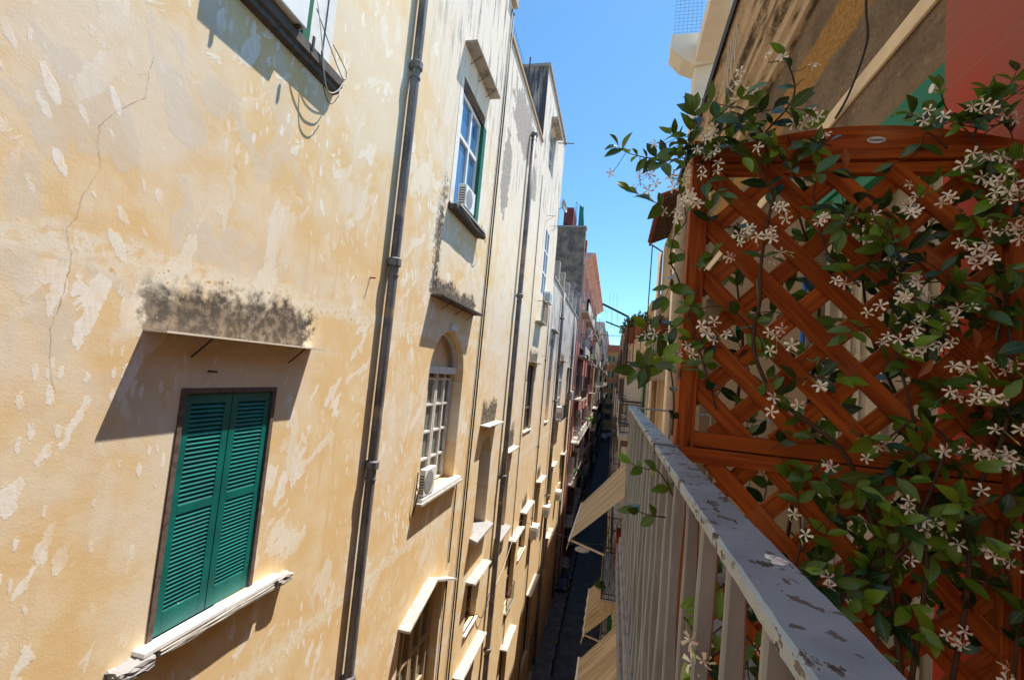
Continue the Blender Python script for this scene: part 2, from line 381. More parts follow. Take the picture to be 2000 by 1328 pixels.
MB().box(-4.095, -4.06, 3.635, 4.785, -2.76, -.475).build("backing", DARKW, W1)
shutter_leaf(3.64, 4.205, -2.75, -.48, -4.045, W1, GREEN, 22); shutter_leaf(4.215, 4.78, -2.75, -.48, -4.045, W1, GREEN, 22)
for y, zz in ((3.64, (-.75, -1.6, -2.5)), (4.78, (-.75, -1.6, -2.5))):
    for z in zz: MB().tube([(-4.0, y, z-.035), (-4.0, y, z+.035)], .011, 6).build("hinge", IRON, W1)
s1 = sill(3.47, 4.34, -2.76, .13, .045, MARBLE); sill(4.345, 5.2, -2.765, .13, .045, MARBLE)
def rough_block(name, x0, x1, y0, y1, z0, z1, mat, parent, seed=1, amp=.02):
    rnd = random.Random(seed); bm = bmesh.new(); bmesh.ops.create_cube(bm, size=1)
    bmesh.ops.subdivide_edges(bm, edges=bm.edges, cuts=4, use_grid_fill=True)
    for v in bm.verts:
        v.co = Vector((x0+(v.co.x+.5)*(x1-x0), y0+(v.co.y+.5)*(y1-y0), z0+(v.co.z+.5)*(z1-z0)))+Vector([rnd.uniform(-amp, amp) for _ in range(3)])
    m = bpy.data.meshes.new(name); bm.to_mesh(m); bm.free(); m.materials.append(mat)
    o = bpy.data.objects.new(name, m); col.objects.link(o); o.parent = parent; return o
rough_block("sill_stone", -4.03, -3.84, 3.26, 3.56, -2.90, -2.815, SLATE, left, 3, .012)
rough_block("sill_stone", -4.03, -3.85, 3.62, 5.06, -2.87, -2.815, CONC, left, 4, .006)
rough_block("sill_stone", -4.03, -3.86, 5.14, 5.40, -2.89, -2.80, CONC, left, 5, .012)
canopy(3.14, 5.40, .10, .26, .018, PALE, 2)
# --- top window with thick sill
f = MB().box(-4.2, -4.12, 3.05, 4.9, 3.78, 6.3).build("window_pane", GBLUE, left)
MB().box(-4.12, -4.05, 3.3, 3.37, 3.78, 6.3).box(-4.12, -4.05, 4.1, 4.16, 3.78, 6.3).build("window_frame", WFRAME, f)
MB().box(-4.06, -3.99, 4.50, 4.62, 3.80, 6.3).build("shutter", DGREEN, f); MB().box(-4.03, -3.97, 4.33, 4.43, 3.8, 6.3).build("shutter", DGREEN, f)
MB().box(-4.01, -3.992, 4.9, 5.04, 3.80, 6.3).build("reveal", REVEAL, left); MB().box(-4.27, -4.01, 4.63, 4.9, 3.8, 6.3).build("reveal", REVEAL, left)
mb = MB(); mb.prism([(-4.02, 3.54), (-3.91, 3.56), (-3.91, 3.62), (-3.87, 3.64), (-3.87, 3.76), (-4.02, 3.76)], 3.36, 5.2); mb.build("sill", TIN, left)
for y in (3.55, 4.45): MB().box(-3.80, -3.78, y, y+.03, 3.62, 3.80).build("bracket", IRON, left)
# --- window with shelf canopy
canopy(9.62, 11.86, 7.76, .31, .05, CONC, 3)
f = MB().box(-4.17, -4.12, 9.95, 11.5, 3.9, 6.72).build("window_pane", GBLUE, left)
fr = MB()
for y in (9.95, 10.68, 11.38): fr.box(-4.12, -4.06, y, y+.09, 3.9, 6.72)
for z in (3.9, 5.62, 6.63): fr.box(-4.118, -4.062, 9.95, 11.47, z, z+.09)
fr.build("window_frame", WHITE, f)
MB().box(-4.14, -3.96, 11.46, 11.53, 3.92, 6.7).build("shutter", DGREEN, f); MB().box(-4.0, -3.965, 11.54, 11.72, 3.92, 6.7).build("shutter", DGREEN, f)
rough_block("lintel", -4.2, -4.02, 9.85, 11.65, 6.76, 7.0, OLDWOOD, left, 8, .03)
MB().box(-4.01, -3.99, 9.62, 9.8, 3.86, 6.9).build("reveal", REVEAL, left); MB().box(-4.01, -3.99, 11.74, 11.92, 3.86, 7.1).build("reveal", REVEAL, left)
rough_block("sill", -4.04, -3.78, 9.6, 11.95, 3.66, 3.78, TIN, left, 9, .02); MB().box(-4.04, -3.75, 9.75, 11.8, 3.785, 3.83).build("sill", STONE, left)
# --- arched niche window
canopy(9.14, 12.25, 1.57, .32, .035, TIN, 3, -.0)
arch = MB()
wx = -4.34
pane = MB().box(wx-.05, wx, 9.62, 11.74, -2.85, -.22).build("window_pane", GGREEN, left)
fr = MB()
for y in (9.56, 10.12, 10.62, 10.72, 11.22, 11.68): fr.box(wx, wx+.07, y, y+.07, -2.86, -.16)
for z in (-2.86, -2.25, -1.6, -.95, -.32): fr.box(wx+.003, wx+.06, 9.56, 11.75, z, z+.05)
fr.build("window_frame", WFRAME, pane)
MB().box(wx-.05, wx+.16, 9.5, 11.86, -.16, .02).build("lintel", REVEAL, left)
mb = MB()                              # moulded arch lip
for k in range(13):
    t0 = math.pi*(.02+.96*k/13); t1 = math.pi*(.02+.96*(k+1)/13)
    pt = lambda t, r: (10.68+math.cos(t)*(1.18-r), -.15+math.sin(t)*(1.05-r))
    a, b, c, d = pt(t0, 0), pt(t1, 0), pt(t1, .09), pt(t0, .09)
    mb.add([(-4.28, *a), (-4.28, *b), (-4.28, *c), (-4.28, *d), (-4.2, *a), (-4.2, *b), (-4.2, *c), (-4.2, *d)], [(0,1,2,3),(4,7,6,5),(0,4,5,1),(1,5,6,2),(2,6,7,3),(3,7,4,0)])
mb.build("arch_moulding", REVEAL, left)
rough_block("keystone", -4.03, -3.93, 10.5, 10.95, .92, 1.08, REVEAL, left, 2, .015)
sill(9.48, 12.08, -2.88, .16, .07, MARBLE); sill(9.4, 12.12, -2.96, .19, .06, STONE)
# --- gabled hood window below it
hood = MB()
for (ya, za, yb, zb) in ((9.27, -5.50, 10.72, -5.02), (10.70, -5.03, 12.2, -5.60)):
    hood.add([(x, y, z+q) for x in (LW, LW+.27) for (y, z) in ((ya, za), (yb, zb)) for q in (0, -.05)], [(0,1,3,2),(4,6,7,5),(0,4,5,1),(2,3,7,6),(0,2,6,4),(1,5,7,3)])
hood.build("canopy", STONE, left)
pane = MB().box(-4.33, -4.28, 9.45, 11.8, -9.3, -5.75).build("window_pane", GGREEN, left)
fr = MB()
for y in (9.5, 10.05, 10.5, 10.6, 11.05, 11.6): fr.box(-4.28, -4.2, y, y+.08, -9.35, -5.75)
for z in (-9.3, -7.9, -6.9, -5.85): fr.box(-4.277, -4.21, 9.5, 11.7, z, z+.08)
fr.build("window_frame", BFRAME, pane)
MB().box(-4.3, -3.99, 11.858, 11.9, -9.3, -5.9).build("reveal", REVEAL, left)
# --- the two pointed niches
for (y0, y1, z0, z1, cy0, cy1, cz, d) in ((14.3, 15.75, -5.2, -2.15, 14.0, 16.05, -1.7, .30), (17.75, 19.1, -6.3, -3.5, 17.52, 19.5, -3.03, .28)):
    canopy(cy0, cy1, cz, d, .03, STONE, 2, .02)
    p = MB().box(-4.49, -4.44, y0+.05, y1-.05, z0, z1-.35).build("window_pane", GDARK, left)
    MB().box(-4.44, -4.38, y0+.02, y0+.1, z0, z1-.4).box(-4.44, -4.38, y1-.1, y1-.02, z0, z1-.4).build("window_frame", OLDWOOD, p)
    MB().prism([(-4.45, z0+.02), (LW, z0+.02), (LW+.26, z0-.06), (LW+.26, z0-.14), (-4.45, z0-.14)], y0-.3, y1+.25).build("sill", SLATE, left, bevel=.01)
# --- the plain ones further along
def simple_window(y0, y1, z0, z1, dep, frame, pane_mat, X=LW, parent=left, rails=2):
    p = MB().box(X-dep+.004, X-dep+.03, y0, y1, z0, z1).build("window_pane", pane_mat, parent)
    fr = MB()
    for y in (y0, (y0+y1)/2-.05, y1-.09): fr.box(X-dep+.03, X-dep+.08, y, y+.09, z0, z1)
    for k in range(rails+2): z = z0+(z1-z0-.08)*k/(rails+1); fr.box(X-dep+.03, X-dep+.077, y0, y1, z, z+.08)
    fr.build("window_frame", frame, p); return p
simple_window(21.45, 23.4, -2.7, .5, .2, OLDWOOD, GDARK); canopy(21.4, 23.85, .66, .26, .03, STONE, 2); sill(21.4, 23.5, -2.7, .05, .06, MARBLE)
simple_window(22.95, 24.4, 4.25, 7.8, .08, GBLUE if 0 else WHITE, GBLUE)
canopy(28.0, 30.3, 3.0, .28, .08, CONC, 0); sill(28.3, 29.8, -2.8, .06, .06, MARBLE)
simple_window(34.45, 36.3, -2.9, 1.2, .12, WHITE, GBLUE); canopy(34.3, 36.7, 1.32, .28, .04, CONC, 0)
simple_window(21.9, 23.6, 10.6, 12.9, .2, WFRAME, GBLUE); canopy(21.8, 24.0, 13.1, .35, .1, CONC, 2)
simple_window(40, 41.8, -3, .9, .2, WFRAME, GDARK); canopy(39.9, 42, 1.0, .3, .06, CONC, 0)
for (y0, y1, z0, z1) in ((22.9, 24.75, -9.1, -6.8), (27.35, 28.9, -9.4, -6.25), (20.6, 22.2, -10.6, -7.4), (33.4, 35.1, -9.2, -6.4), (40.3, 42.2, -9.3, -6.6),
                         (14.35, 15.6, -8.25, -6.6), (13.9, 15.9, -12.6, -9.15), (20.8, 22.3, -15.6, -12.1), (27.2, 29.6, -17, -12.6), (9.3, 11.6, -14.5, -11), (34, 35.8, -14.5, -11.6)):
    simple_window(y0, y1, z0, z1, .28, OLDWOOD, GDARK)
    if z1 > -12.7 and y0 != 9.3:
        rough_block("lintel", LW-.01, LW+.31, y0-.28, y1+.38, z1+.01, z1+.08, STONE, left, int(y0*10), .012)
sill(14.3, 15.65, -8.25, .08, .06, MARBLE); sill(22.85, 24.9, -9.1, .06, .05, MARBLE); sill(27.2, 29, -9.4, .08, .06, STONE)
for a in ((38.8, 40.8), (30.5, 33), (22.5, 25)): MB().box(-4.34, -4.3, a[0], a[1], -20.3, -16.9).build("door", OLDWOOD, left)
# --- pipes and cables on the facade
def pipe(y, z0, z1, r, off, joints, yt=None, mat=PIPE, name="drain_pipe", parent=left, X=LW):
    yt = y if yt is None else yt; pts = [(X+off, y+(yt-y)*k/8, z0+(z1-z0)*k/8) for k in range(9)]
    o = MB().tube(pts, r, 14).build(name, mat, parent, smooth=True)
    for zj in joints:
        yy = y+(yt-y)*(zj-z0)/(z1-z0)
        mb = MB().tube([(X+off, yy, zj-.10), (X+off, yy, zj-.085), (X+off, yy, zj+.03), (X+off, yy, zj+.05)], [r*1.15, r*1.42, r*1.42, r*1.15], 14)
        mb.box(X-.01, X+off, yy-.02, yy+.02, zj-.06, zj-.03); mb.build("collar", mat, o, smooth=False)
        MB().tube([(X+off, yy, zj-.27), (X+off, yy, zj-.25)], r*1.18, 14).build("clamp", mat, o)
    return o
pipe(7.19, -20, 11.7, .082, .118, (5.4, 1.78, -1.72, -5.2, -8.8, -12.4), 7.19)
pipe(17.2, -20, 9.8, .10, .17, (9.7, 3.1, -3.9, -10.2), 17.35)
pipe(31.7, -19, 6.0, .11, .18, (4.2, -1.6, -8), 31.75); pipe(41.4, -19, 5.6, .11, .18, (2, -3.5), 41.4)
pipe(26.3, -20, 4.2, .035, .07, (1, -4, -8), 26.3)
for (y, yt, z0, z1, r) in ((12.75, 13.1, -20, 11.5, .016), (12.95, 13.28, -20, 11.5, .022), (21.0, 20.6, -16, 9.5, .018), (12.05, 12.1, -20, -5.6, .02), (12.1, 12.12, -5.2, -3.1, .018)):
    pipe(y, z0, z1, r, r*1.9, (), yt, CABLE, "cable")
def cord(pts, r, mat, parent=None, n=5):
    pts = [Vector(p) for p in pts]; out = []
    for i in range(len(pts)-1):
        p0 = pts[max(i-1, 0)]; p1 = pts[i]; p2 = pts[i+1]; p3 = pts[min(i+2, len(pts)-1)]
        for k in range(6):
            t = k/6; out.append(.5*((2*p1)+(p2-p0)*t+(2*p0-5*p1+4*p2-p3)*t*t+(3*p1-p0-3*p2+p3)*t**3))
    out.append(pts[-1]); return MB().tube(out, r, n).build("cable", mat, parent, smooth=True)
for pts, r, mt in ((((-3.84, 4.5, 4.3), (-3.80, 4.6, 3.9), (-3.84, 4.8, 3.5), (-3.86, 4.95, 3.42), (-3.85, 5.1, 3.55), (-3.86, 5.22, 3.8)), .007, CABLEW),
                   (((-3.84, 4.5, 4.2), (-3.80, 4.85, 3.85), (-3.84, 5.16, 3.74), (-3.86, 5.22, 3.9), (-3.9, 4.95, 4.08)), .006, CABLE),
                   (((-3.86, 4.7, 3.8), (-3.84, 4.8, 3.38), (-3.85, 4.98, 3.28), (-3.86, 5.14, 3.5)), .006, CABLE),
                   (((-3.8, 11.6, 3.95), (-3.78, 11.9, 3.6), (-3.82, 12.2, 3.7), (-3.85, 12, 3.95)), .008, CABLE),
                   (((-3.96, 9.38, -2.3), (-3.95, 9.36, -2.6), (-3.9, 9.34, -2.75), (-3.97, 9.33, -3.2)), .014, CABLE),
                   (((-3.97, 15.6, -8.2), (-3.9, 16.3, -8.6), (-3.9, 17.0, -8.1)), .015, CABLE),
                   (((-3.9, 17.0, -8.4), (-3.85, 19, -7.9), (-3.8, 20.6, -7.0)), .01, CABLEW)):
    cord(pts, r, mt, left)
for y, z in ((22.9, 8.35), (24.5, 8.35)):
    MB().tube([(-4, y, z), (-3.55, y, z)], .012, 5).tube([(-4, y, z-.3), (-3.6, y, z-.01)], .01, 5).build("clothes_bracket", IRON, left)
for y, z in ((7.0, 1.6), (4.2, .0), (25.5, 1.4)): MB().tube([(-4.02, y-.35, z-.25), (-3.9, y-.35, z-.25)], .012, 5).build("hook", IRON, left)
# crack in the plaster, a hair wide groove line
rnd = random.Random(5)
def crack(px):
    pts = []
    for a, b in zip(px, px[1:]):
        for k in range(7):
            t = k/7; x = a[0]+(b[0]-a[0])*t+rnd.uniform(-2, 2); y = a[1]+(b[1]-a[1])*t
            d = fwd+RT*((x-1000)/FPX)-UP*((y-664)/FPX); p = d*(LW/d.x); pts.append(p)
    mb = MB()
    for p, q in zip(pts, pts[1:]):
        w_ = rnd.uniform(.0004, .0016); n = Vector((0, -(q-p).z, (q-p).y)).normalized()*w_
        mb.quad(*[(LW+.003, r_.y, r_.z) for r_ in (p-n, p+n, q+n, q-n)])
    mb.build("crack", dirty("crack_shadow", (.50, .34, .19), (.36, .24, .14), 30), left)
crack([(300, 108), (290, 145), (285, 190), (230, 215), (195, 245), (190, 280), (197, 330), (160, 385), (150, 425), (130, 445), (140, 500), (125, 570), (100, 640), (98, 700), (108, 780)])
crack([(270, 144), (290, 146)])

# ------------------------------------------------------------------ air conditioners
m_ = Mat("fan_grille", .5, .4); g3 = m_.attr("grain"); gx, gy, gz = m_.split(g3)
r_ = ((gy*gy)+(gz*gz)).pw(.5); rings = m_.nt and r_.m('SINE', r_*230.)
m_.color(m_.mix(rings.sm(-.2, .5), (.06, .06, .06), (.55, .54, .52))); FAN = m_.mat
def ac(x, y, z, label, wdt=.75, h=.55, d=.28, mat=WHITE):
    """x = wall side, fan looks to +x"""
    t = thing("air_conditioner", label, "air conditioner", (x, y, z), "air conditioners on the yellow facade")
    mb = MB().box(.0, d, 0, wdt, .03, h); mb.build("casing", mat, t, bevel=.015)
    mb = MB(); n = 28; cy, cz, r = wdt*.40, h*.52, h*.40
    vs = [(d+.012, cy, cz)]+[(d+.006, cy+math.cos(2*math.pi*k/n)*r, cz+math.sin(2*math.pi*k/n)*r) for k in range(n)]
    mb.add(vs, [(0, 1+k, 1+(k+1) % n) for k in range(n)], [(0, v[1]-cy, v[2]-cz) for v in vs]); mb.build("fan_grille", FAN, t)
    mb = MB()
    for k in range(7): mb.box(d*.15, d*.9, -.004, .0, .1+k*.06, .13+k*.06)
    mb.build("side_vent", GDARK, t)
    MB().box(.02, d-.02, .06, .1, 0, .03).box(.02, d-.02, wdt-.1, wdt-.06, 0, .03).build("foot", IRON, t)
    return t
ac(-3.98, 9.52, -2.88, "white air conditioner with round fan on the marble sill of the tall arched window", .62, .62, .13)
ac(-3.94, 9.98, 3.83, "white air conditioner on the sill of the window under the black stained roof edge", .72, .58, .2)
ac(-4.02, 3.40, 3.74, "air conditioner cut by the top edge of the photo beside the green shutter", .92, .6, .24)
ac(-3.98, 24.0, 3.95, "air conditioner hung under the tall blue glass window high on the facade", .85, .62, .36)
ac(-3.98, 26.1, -9.15, "white air conditioner nearest the camera in the lower run of boxy units", .85, .7, .42)
ac(-3.98, 31.0, -9.3, "white air conditioner in the middle of the lower run of boxy units", .9, .7, .42)
ac(-3.98, 38.2, -10.0, "white air conditioner farthest along the lower run beside the pink building", .95, .75, .42)
ac(-3.95, 33.6, -3.0, "grey air conditioner in the small iron balcony between two drain pipes", .9, .9, .45)
ac(-3.95, 41.8, -1.9, "small pale air conditioner beside the last pipe before the pink building", .9, .8, .4)
# small iron window guards
def basket(y0, y1, z0, z1, d, label):
    t = thing("window_guard", label, "window guard", (LW, y0, z0)); mb = MB(); W = y1-y0; H = z1-z0
    for z in (0, H): mb.tube([(0, 0, z), (d, 0, z), (d, W, z), (0, W, z)], .018, 5)
    n = int(W/.14)
    for k in range(n+1): mb.tube([(d, W*k/n, 0), (d, W*k/n, H)], .01, 4)
    mb.build("bars", IRON, t); MB().box(0, d+.03, -.05, W+.05, -.05, 0).build("shelf", STONE, t); return t
basket(22.3, 24.0, 2.75, 3.75, .32, "iron window guard with shelf under the blue glass window")
basket(33.4, 36.6, -3.1, -2.0, .5, "rusty iron balcony guard holding a grey air conditioner")
basket(20.7, 22.2, -10.6, -9.8, .1, "thin iron window guard low on the facade above a lintel stone")

# ------------------------------------------------------------------ generic street facade further off
cnt = {}
def far_building(side, X, y0, y1, zt, wall, label, floors, win_w=1.3, pitch=3.4, bal=True, depth=9, trim=None, cornice=.6, seed=1, shut=None, z_first=None, pipes=True):
    rnd = random.Random(seed); s = side                    # side=+1: facade looks to +x (left of street); -1 looks to -x
    b = thing("apartment_building", label, "building", (0, 0, 0))
    ops = []; n = max(1, int((y1-y0-1)/pitch)); off = (y1-y0-n*pitch)/2
    for fl in floors:
        for k in range(n):
            yc = y0+off+pitch*(k+.5); h = 2.5 if bal else 1.8
            if fl+h < zt-.6: ops.append((yc-win_w/2, yc+win_w/2, fl, fl+h, .25, 0))
    mb = MB(); wall_face(mb, X, y0, y1, G, zt, ops, s)
    xb = X-s*depth
    mb.quad((X, y0, G), (xb, y0, G), (xb, y0, zt), (X, y0, zt)); mb.quad((X, y1, G), (xb, y1, G), (xb, y1, zt), (X, y1, zt))
    mb.quad((X, y0, zt), (xb, y0, zt), (xb, y1, zt), (X, y1, zt)); mb.build("wall", wall, b)
    tr = trim or wall
    if cornice:
        pr = [(X-s*.05, zt-1.1), (X+s*.12, zt-1.05), (X+s*.14, zt-.75), (X+s*cornice*.6, zt-.4), (X+s*cornice*.65, zt-.2), (X+s*cornice, zt-.1), (X+s*cornice, zt+.06), (X-s*.05, zt+.06)]
        MB().prism(pr, y0-.02, y1+.02).build("cornice", tr, b)
    if pipes:
        for k in range(int((y1-y0)/7)+1):
            y = y0+1+k*7+rnd.uniform(-.5, .5)
            if y < y1-.3: MB().tube([(X+s*.12, y, G+1), (X+s*.12, y, zt-.6)], .07, 6).build("drain_pipe", rnd.choice((PINKL, PIPE, STONE)) if s > 0 else STONE, b)
    for i, o in enumerate(ops):
        a, c, z0, z1 = o[:4]
        p = MB().box(min(X-s*.24, X-s*.2), max(X-s*.24, X-s*.2), a, c, z0, z1).build("window", GDARK, b)
        sm = rnd.choice(shut or (DGREEN, WFRAME, OLDWOOD, WFRAME))
        op = rnd.random()
        if op < .75:
            if op < .45: prs = ((a-.62, a-.03, .02, .06), (c+.03, c+.62, .02, .06))        # folded back against the wall
            else: prs = ((a-.03, a+.02, .004, .5), (c-.02, c+.03, .004, .5))
            for ya, yb, d0, d1 in prs: MB().box(*sorted((X+s*d0, X+s*d1)), ya, yb, z0+.02, z1-.02).build("shutter", sm, p)
        if rnd.random() < .5: MB().box(*sorted((X, X+s*.1)), a-.2, c+.2, z1+.05, z1+.16).build("lintel", tr, p)
    if bal:
        for fi, fl in enumerate(floors):
            groups = []; k = 0
            while k < n:
                run = rnd.choice((1, 1, 2, 3)) if n > 3 else 1; run = min(run, n-k)
                if rnd.random() < .85: groups.append((k, k+run-1))
                k += run
            for (k0, k1) in groups:
                ya = y0+off+pitch*(k0+.5)-1.15; yb = y0+off+pitch*(k1+.5)+1.15; d = .85
                if fl+2.5 > zt-.6: continue
                q = MB().box(*sorted((X, X+s*d)), ya, yb, fl-.2, fl-.02).build("balcony", STONE, b)
                mb = MB()
                for z in (fl+.06, fl+.95): mb.tube([(X, ya+.04, z), (X+s*(d-.05), ya+.04, z), (X+s*(d-.05), yb-.04, z), (X, yb-.04, z)], .022, 4)
                nn = max(2, int((yb-ya)/.16))
                for j in range(nn+1): y = ya+.04+(yb-ya-.08)*j/nn; mb.tube([(X+s*(d-.05), y, fl), (X+s*(d-.05), y, fl+.95)], .012, 4, False)
                for j in range(1, 5): mb.tube([(X+s*d*j/5, ya+.04, fl), (X+s*d*j/5, ya+.04, fl+.95)], .012, 4, False)
                mb.build("railing", rnd.choice((IRON, IRON, WFRAME)), q)
                if rnd.random() < .35:
                    MB().box(*sorted((X+s*(d-.02), X+s*(d-.01))), ya+.1, yb-.1, fl+.1, fl+.93).build("panel", rnd.choice((STONE, CLOTHW, WFRAME)), q)
    return b
CLOTHW = dirty("faded_canvas", (.55, .52, .47), (.4, .37, .33), 4, .9, .4)
pink = far_building(1, -3.9, 46, 84, 12.9, PINK, "dusky pink building with a deep cornice beyond the yellow facade", (-18.5, -14.6, -10.6, -6.4, -2.0, 2.6, 7.2), 1.3, 3.3, trim=PINKL, cornice=1.25, seed=3, shut=(WFRAME, DARKW, WFRAME, OLDWOOD))
MB().box(-13, -3.88, 45.96, 46.9, 6.0, 15.6).box(-3.95, -3.87, 45.93, 46.1, 6.2, 15.6).build("party_wall", PARTY, pink)
MB().box(-13, -3.8, 45.9, 47, 15.6, 15.75).build("coping", SLATE, pink)
MB().box(-6.3, -5.3, 46.3, 50, 15.75, 17.8).build("roof_room", REDDK, pink)
for y in (49, 53, 57): MB().box(-4.6, -3.9, y, y+.7, 12.9, 15.2-(y-49)*.2).build("chimney", REDDK, pink)
mb = MB()
for y in (46.2, 47.4): mb.tube([(-5.1, y, 15.7), (-5.1, y, 18.4)], .03, 4)
for x in (-5.1, -4.7, -4.3): mb.tube([(x, 46.2, 15.7), (x, 46.2, 17.9)], .03, 4)
mb.tube([(-5.1, 46.2, 18.3), (-4.3, 46.2, 17.7)], .03, 4).build("roof_screen_frame", DGREEN, pink)
MB().quad((-4.7, 46.25, 15.75), (-4.1, 46.25, 15.75), (-4.35, 46.25, 17.8), (-4.7, 46.25, 18)).build("green_mesh", dirty("teal_net", (.03, .22, .2), (.02, .12, .1), 9), pink)
MB().box(-2.0-1.9, -3.86, 48.6, 50.4, -2, 2.2).build("dark_blind", DARKW, pink)
for (ya, z) in ((50.5, 3.6), (55, 3.1)):
    MB().quad((-3.9, ya, z), (-3.9, ya+3.6, z), (-2.75, ya+3.6, z-1.0), (-2.75, ya, z-1.0)).quad((-2.75, ya, z-1.0), (-2.75, ya+3.6, z-1.0), (-2.75, ya+3.6, z-1.35), (-2.75, ya, z-1.35)).build("awning", OLDWOOD, pink)
GREYW = plain_wall("grey_weathered_plaster", (.50, .46, .44), (.36, .34, .34)); CREAM = plain_wall("cream_plaster", (.58, .46, .33), (.5, .36, .22)); TANW = plain_wall("tan_plaster", (.55, .36, .2), (.48, .3, .16), s=.3)
ROSE = plain_wall("rose_plaster", (.5, .32, .26), (.42, .25, .2))
far_building(1, -3.6, 84, 112, 9.4, CREAM, "cream building with many balconies past the pink one", (-17, -13, -9, -5, -1, 3), seed=5, cornice=.5)
far_building(1, -3.5, 112, 150, 14.5, GREYW, "blue grey building with a tall roof block on the left side far down", (-17, -13, -9, -5, -1, 3, 7), seed=6, cornice=.4)
far_building(1, -3.4, 150, 200, 16.5, ROSE, "rose building last on the left side before the end of the street", (-17, -13, -9, -5, -1, 3, 7), seed=8, cornice=.5, pitch=4)
# end of the street
endb = thing("apartment_building", "tan building with red tiled roof closing the far end of the street", "building", (0, 205, G))
eb = MB()
for (x0, x1, z1) in ((-9, 9, 13.6),): eb.box(x0, x1, 0, 12, 0, z1-G)
eb.box(-9, 9, -.9, 0, 7.5-G, 8.2-G); eb.box(-9, 9, -.5, 0, 13-G, 13.6-G)
eb.build("wall", plain_wall("ochre_end_wall", (.55, .35, .16), (.48, .3, .14), s=.25), endb)
TILE = dirty("red_roof_tiles", (.42, .13, .07), (.3, .09, .05), 3, .8, .6)
MB().prism([(-9.5, 13.6-G), (9.5, 13.6-G), (6, 16.6-G), (-6, 16.6-G)], -1, 12).build("roof", TILE, endb)
for fl in (-16, -11.5, -7, -2.5, 2.5, 9.3):
    for x in (-6, -2.2, 1.6, 5.2):
        o = MB().box(x, x+1.3, -.06, .02, fl-G, fl+2.4-G).build("window", GDARK, endb)
        for xx in (x-.7, x+1.35): MB().box(xx, xx+.65, -.12, -.07, fl-G, fl+2.4-G).build("shutter", DGREEN, o)
MB().box(1.9, 4.6, -6, -2, 13.5-G, 16-G).build("roof_room", GREYW, endb)

# ------------------------------------------------------------------ right side of the street
m_ = Mat("rough_stucco", .95, .1); P_ = m_.vec(m_.y, m_.z)
mid = m_.noise(P_, 2.2, 5, .6); fine = m_.noise(P_, 40, 3, .6); g_ = m_.noise(P_, 90, 2)
c_ = m_.mix(mid.sm(.35, .65), (.25, .185, .13), (.15, .11, .075)); c_ = m_.mix(fine.sm(.45, .7)*.5, c_, (.09, .065, .045)); c_ = m_.mix(m_.noise(P_, 14, 4, .7).sm(.58, .66)*.5, c_, (.36, .27, .19))
oc = (m_.z+(mid-.5)*.25-(m_.y-2.5)*.02).sm(1.98, 2.05)*(m_.z+(mid-.5)*.1).sm(2.34, 2.3)
c_ = m_.mix(oc*.9, c_, m_.mix(fine.sm(.4, .65), (.46, .25, .075), (.28, .15, .05)))
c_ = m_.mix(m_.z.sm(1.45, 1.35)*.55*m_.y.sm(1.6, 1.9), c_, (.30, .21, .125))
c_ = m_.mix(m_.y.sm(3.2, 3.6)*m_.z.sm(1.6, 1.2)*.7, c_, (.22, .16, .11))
c_ = m_.mix(m_.noise(m_.vec(m_.y*3, m_.z*.6), 1, 5, .7).sm(.56, .7)*.4, c_, (.14, .11, .09))
m_.color(c_).bump(fine*1.4+g_*.5+mid, .9, .014); STUCCO = m_.mat
m_ = Mat("eroded_moulding", .95, .1); n1 = m_.noise(m_.vec(m_.y*1.3, m_.z*5, m_.x*5), 1.2, 6, .7)
m_.color(m_.mix(n1.sm(.47, .62), (.55, .42, .29), (.11, .085, .065))).bump(m_.noise(m_.pos, 14, 5, .7), .8, .03); MOULD = m_.mat
m_ = Mat("red_limewash", .9, .15); P_ = m_.vec(m_.y, m_.z); mid = m_.noise(P_, 1.7, 5, .6); fine = m_.noise(P_, 12, 5, .6)
c_ = m_.mix((mid*.5+m_.z*.28).sm(.32, .62), (.50, .055, .025), (.33, .11, .085)); c_ = m_.mix(fine.sm(.64, .74)*.5*m_.z.sm(.6, 1.4), c_, (.5, .3, .27))
gl = (m_.z*8.).m('FRACT', m_.z*8.); line = ((gl-.5).abs()).sm(.018, .0)
c_ = m_.mix(line*.7, c_, (.55, .32, .28)); m_.color(c_).bump(line*-1.+fine*.3, .6, .006); RED = m_.mat
WR = 1.12
home = thing("apartment_building", "tan stuccoed building on the right carrying the railed balcony", "building", (0, 0, 0))
mb = MB(); wall_face(mb, WR, -30, 7.5, G, 3.3, [(1.78, 3.0, -1.14, 1.27, .16, 0), (5.4, 6.4, -1.14, 1.2, .2, 0)], -1)
mb.quad((WR, 7.5, G), (9, 7.5, G), (9, 7.5, 3.3), (WR, 7.5, 3.3)).quad((WR, -30, G), (9, -30, G), (9, -30, 3.3), (WR, -30, 3.3)).quad((WR, -30, 3.3), (9, -30, 3.3), (9, 7.5, 3.3), (WR, 7.5, 3.3))
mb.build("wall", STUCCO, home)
prof = [(1.14, 2.58), (1.07, 2.60), (1.065, 2.67), (1.03, 2.69), (1.02, 2.77), (.97, 2.80), (.965, 2.86), (.945, 2.86), (.94, 2.94), (.90, 2.97), (.88, 3.04), (.86, 3.06), (.84, 3.16), (.80, 3.20), (.79, 3.28), (1.14, 3.28)]
MB().prism(prof, -29.9, 7.4).build("cornice", MOULD, home)
MB().prism([(.80, 3.284), (.765, 3.22), (.755, 3.30), (.80, 3.40), (1.1, 3.40), (1.1, 3.284)], -29.9, 7.45).build("gutter", CABLE, home)
MB().box(1.10, 1.118, 1.0, 7.4, 1.575, 1.66).build("ledge", dirty("cream_ledge", (.78, .62, .44), (.6, .47, .33), 9, .85, .5), home, bevel=.005)
MB().box(1.0, 1.117, -2.4, 1.71, -1.14, 2.55).build("pilaster", RED, home, bevel=.006)
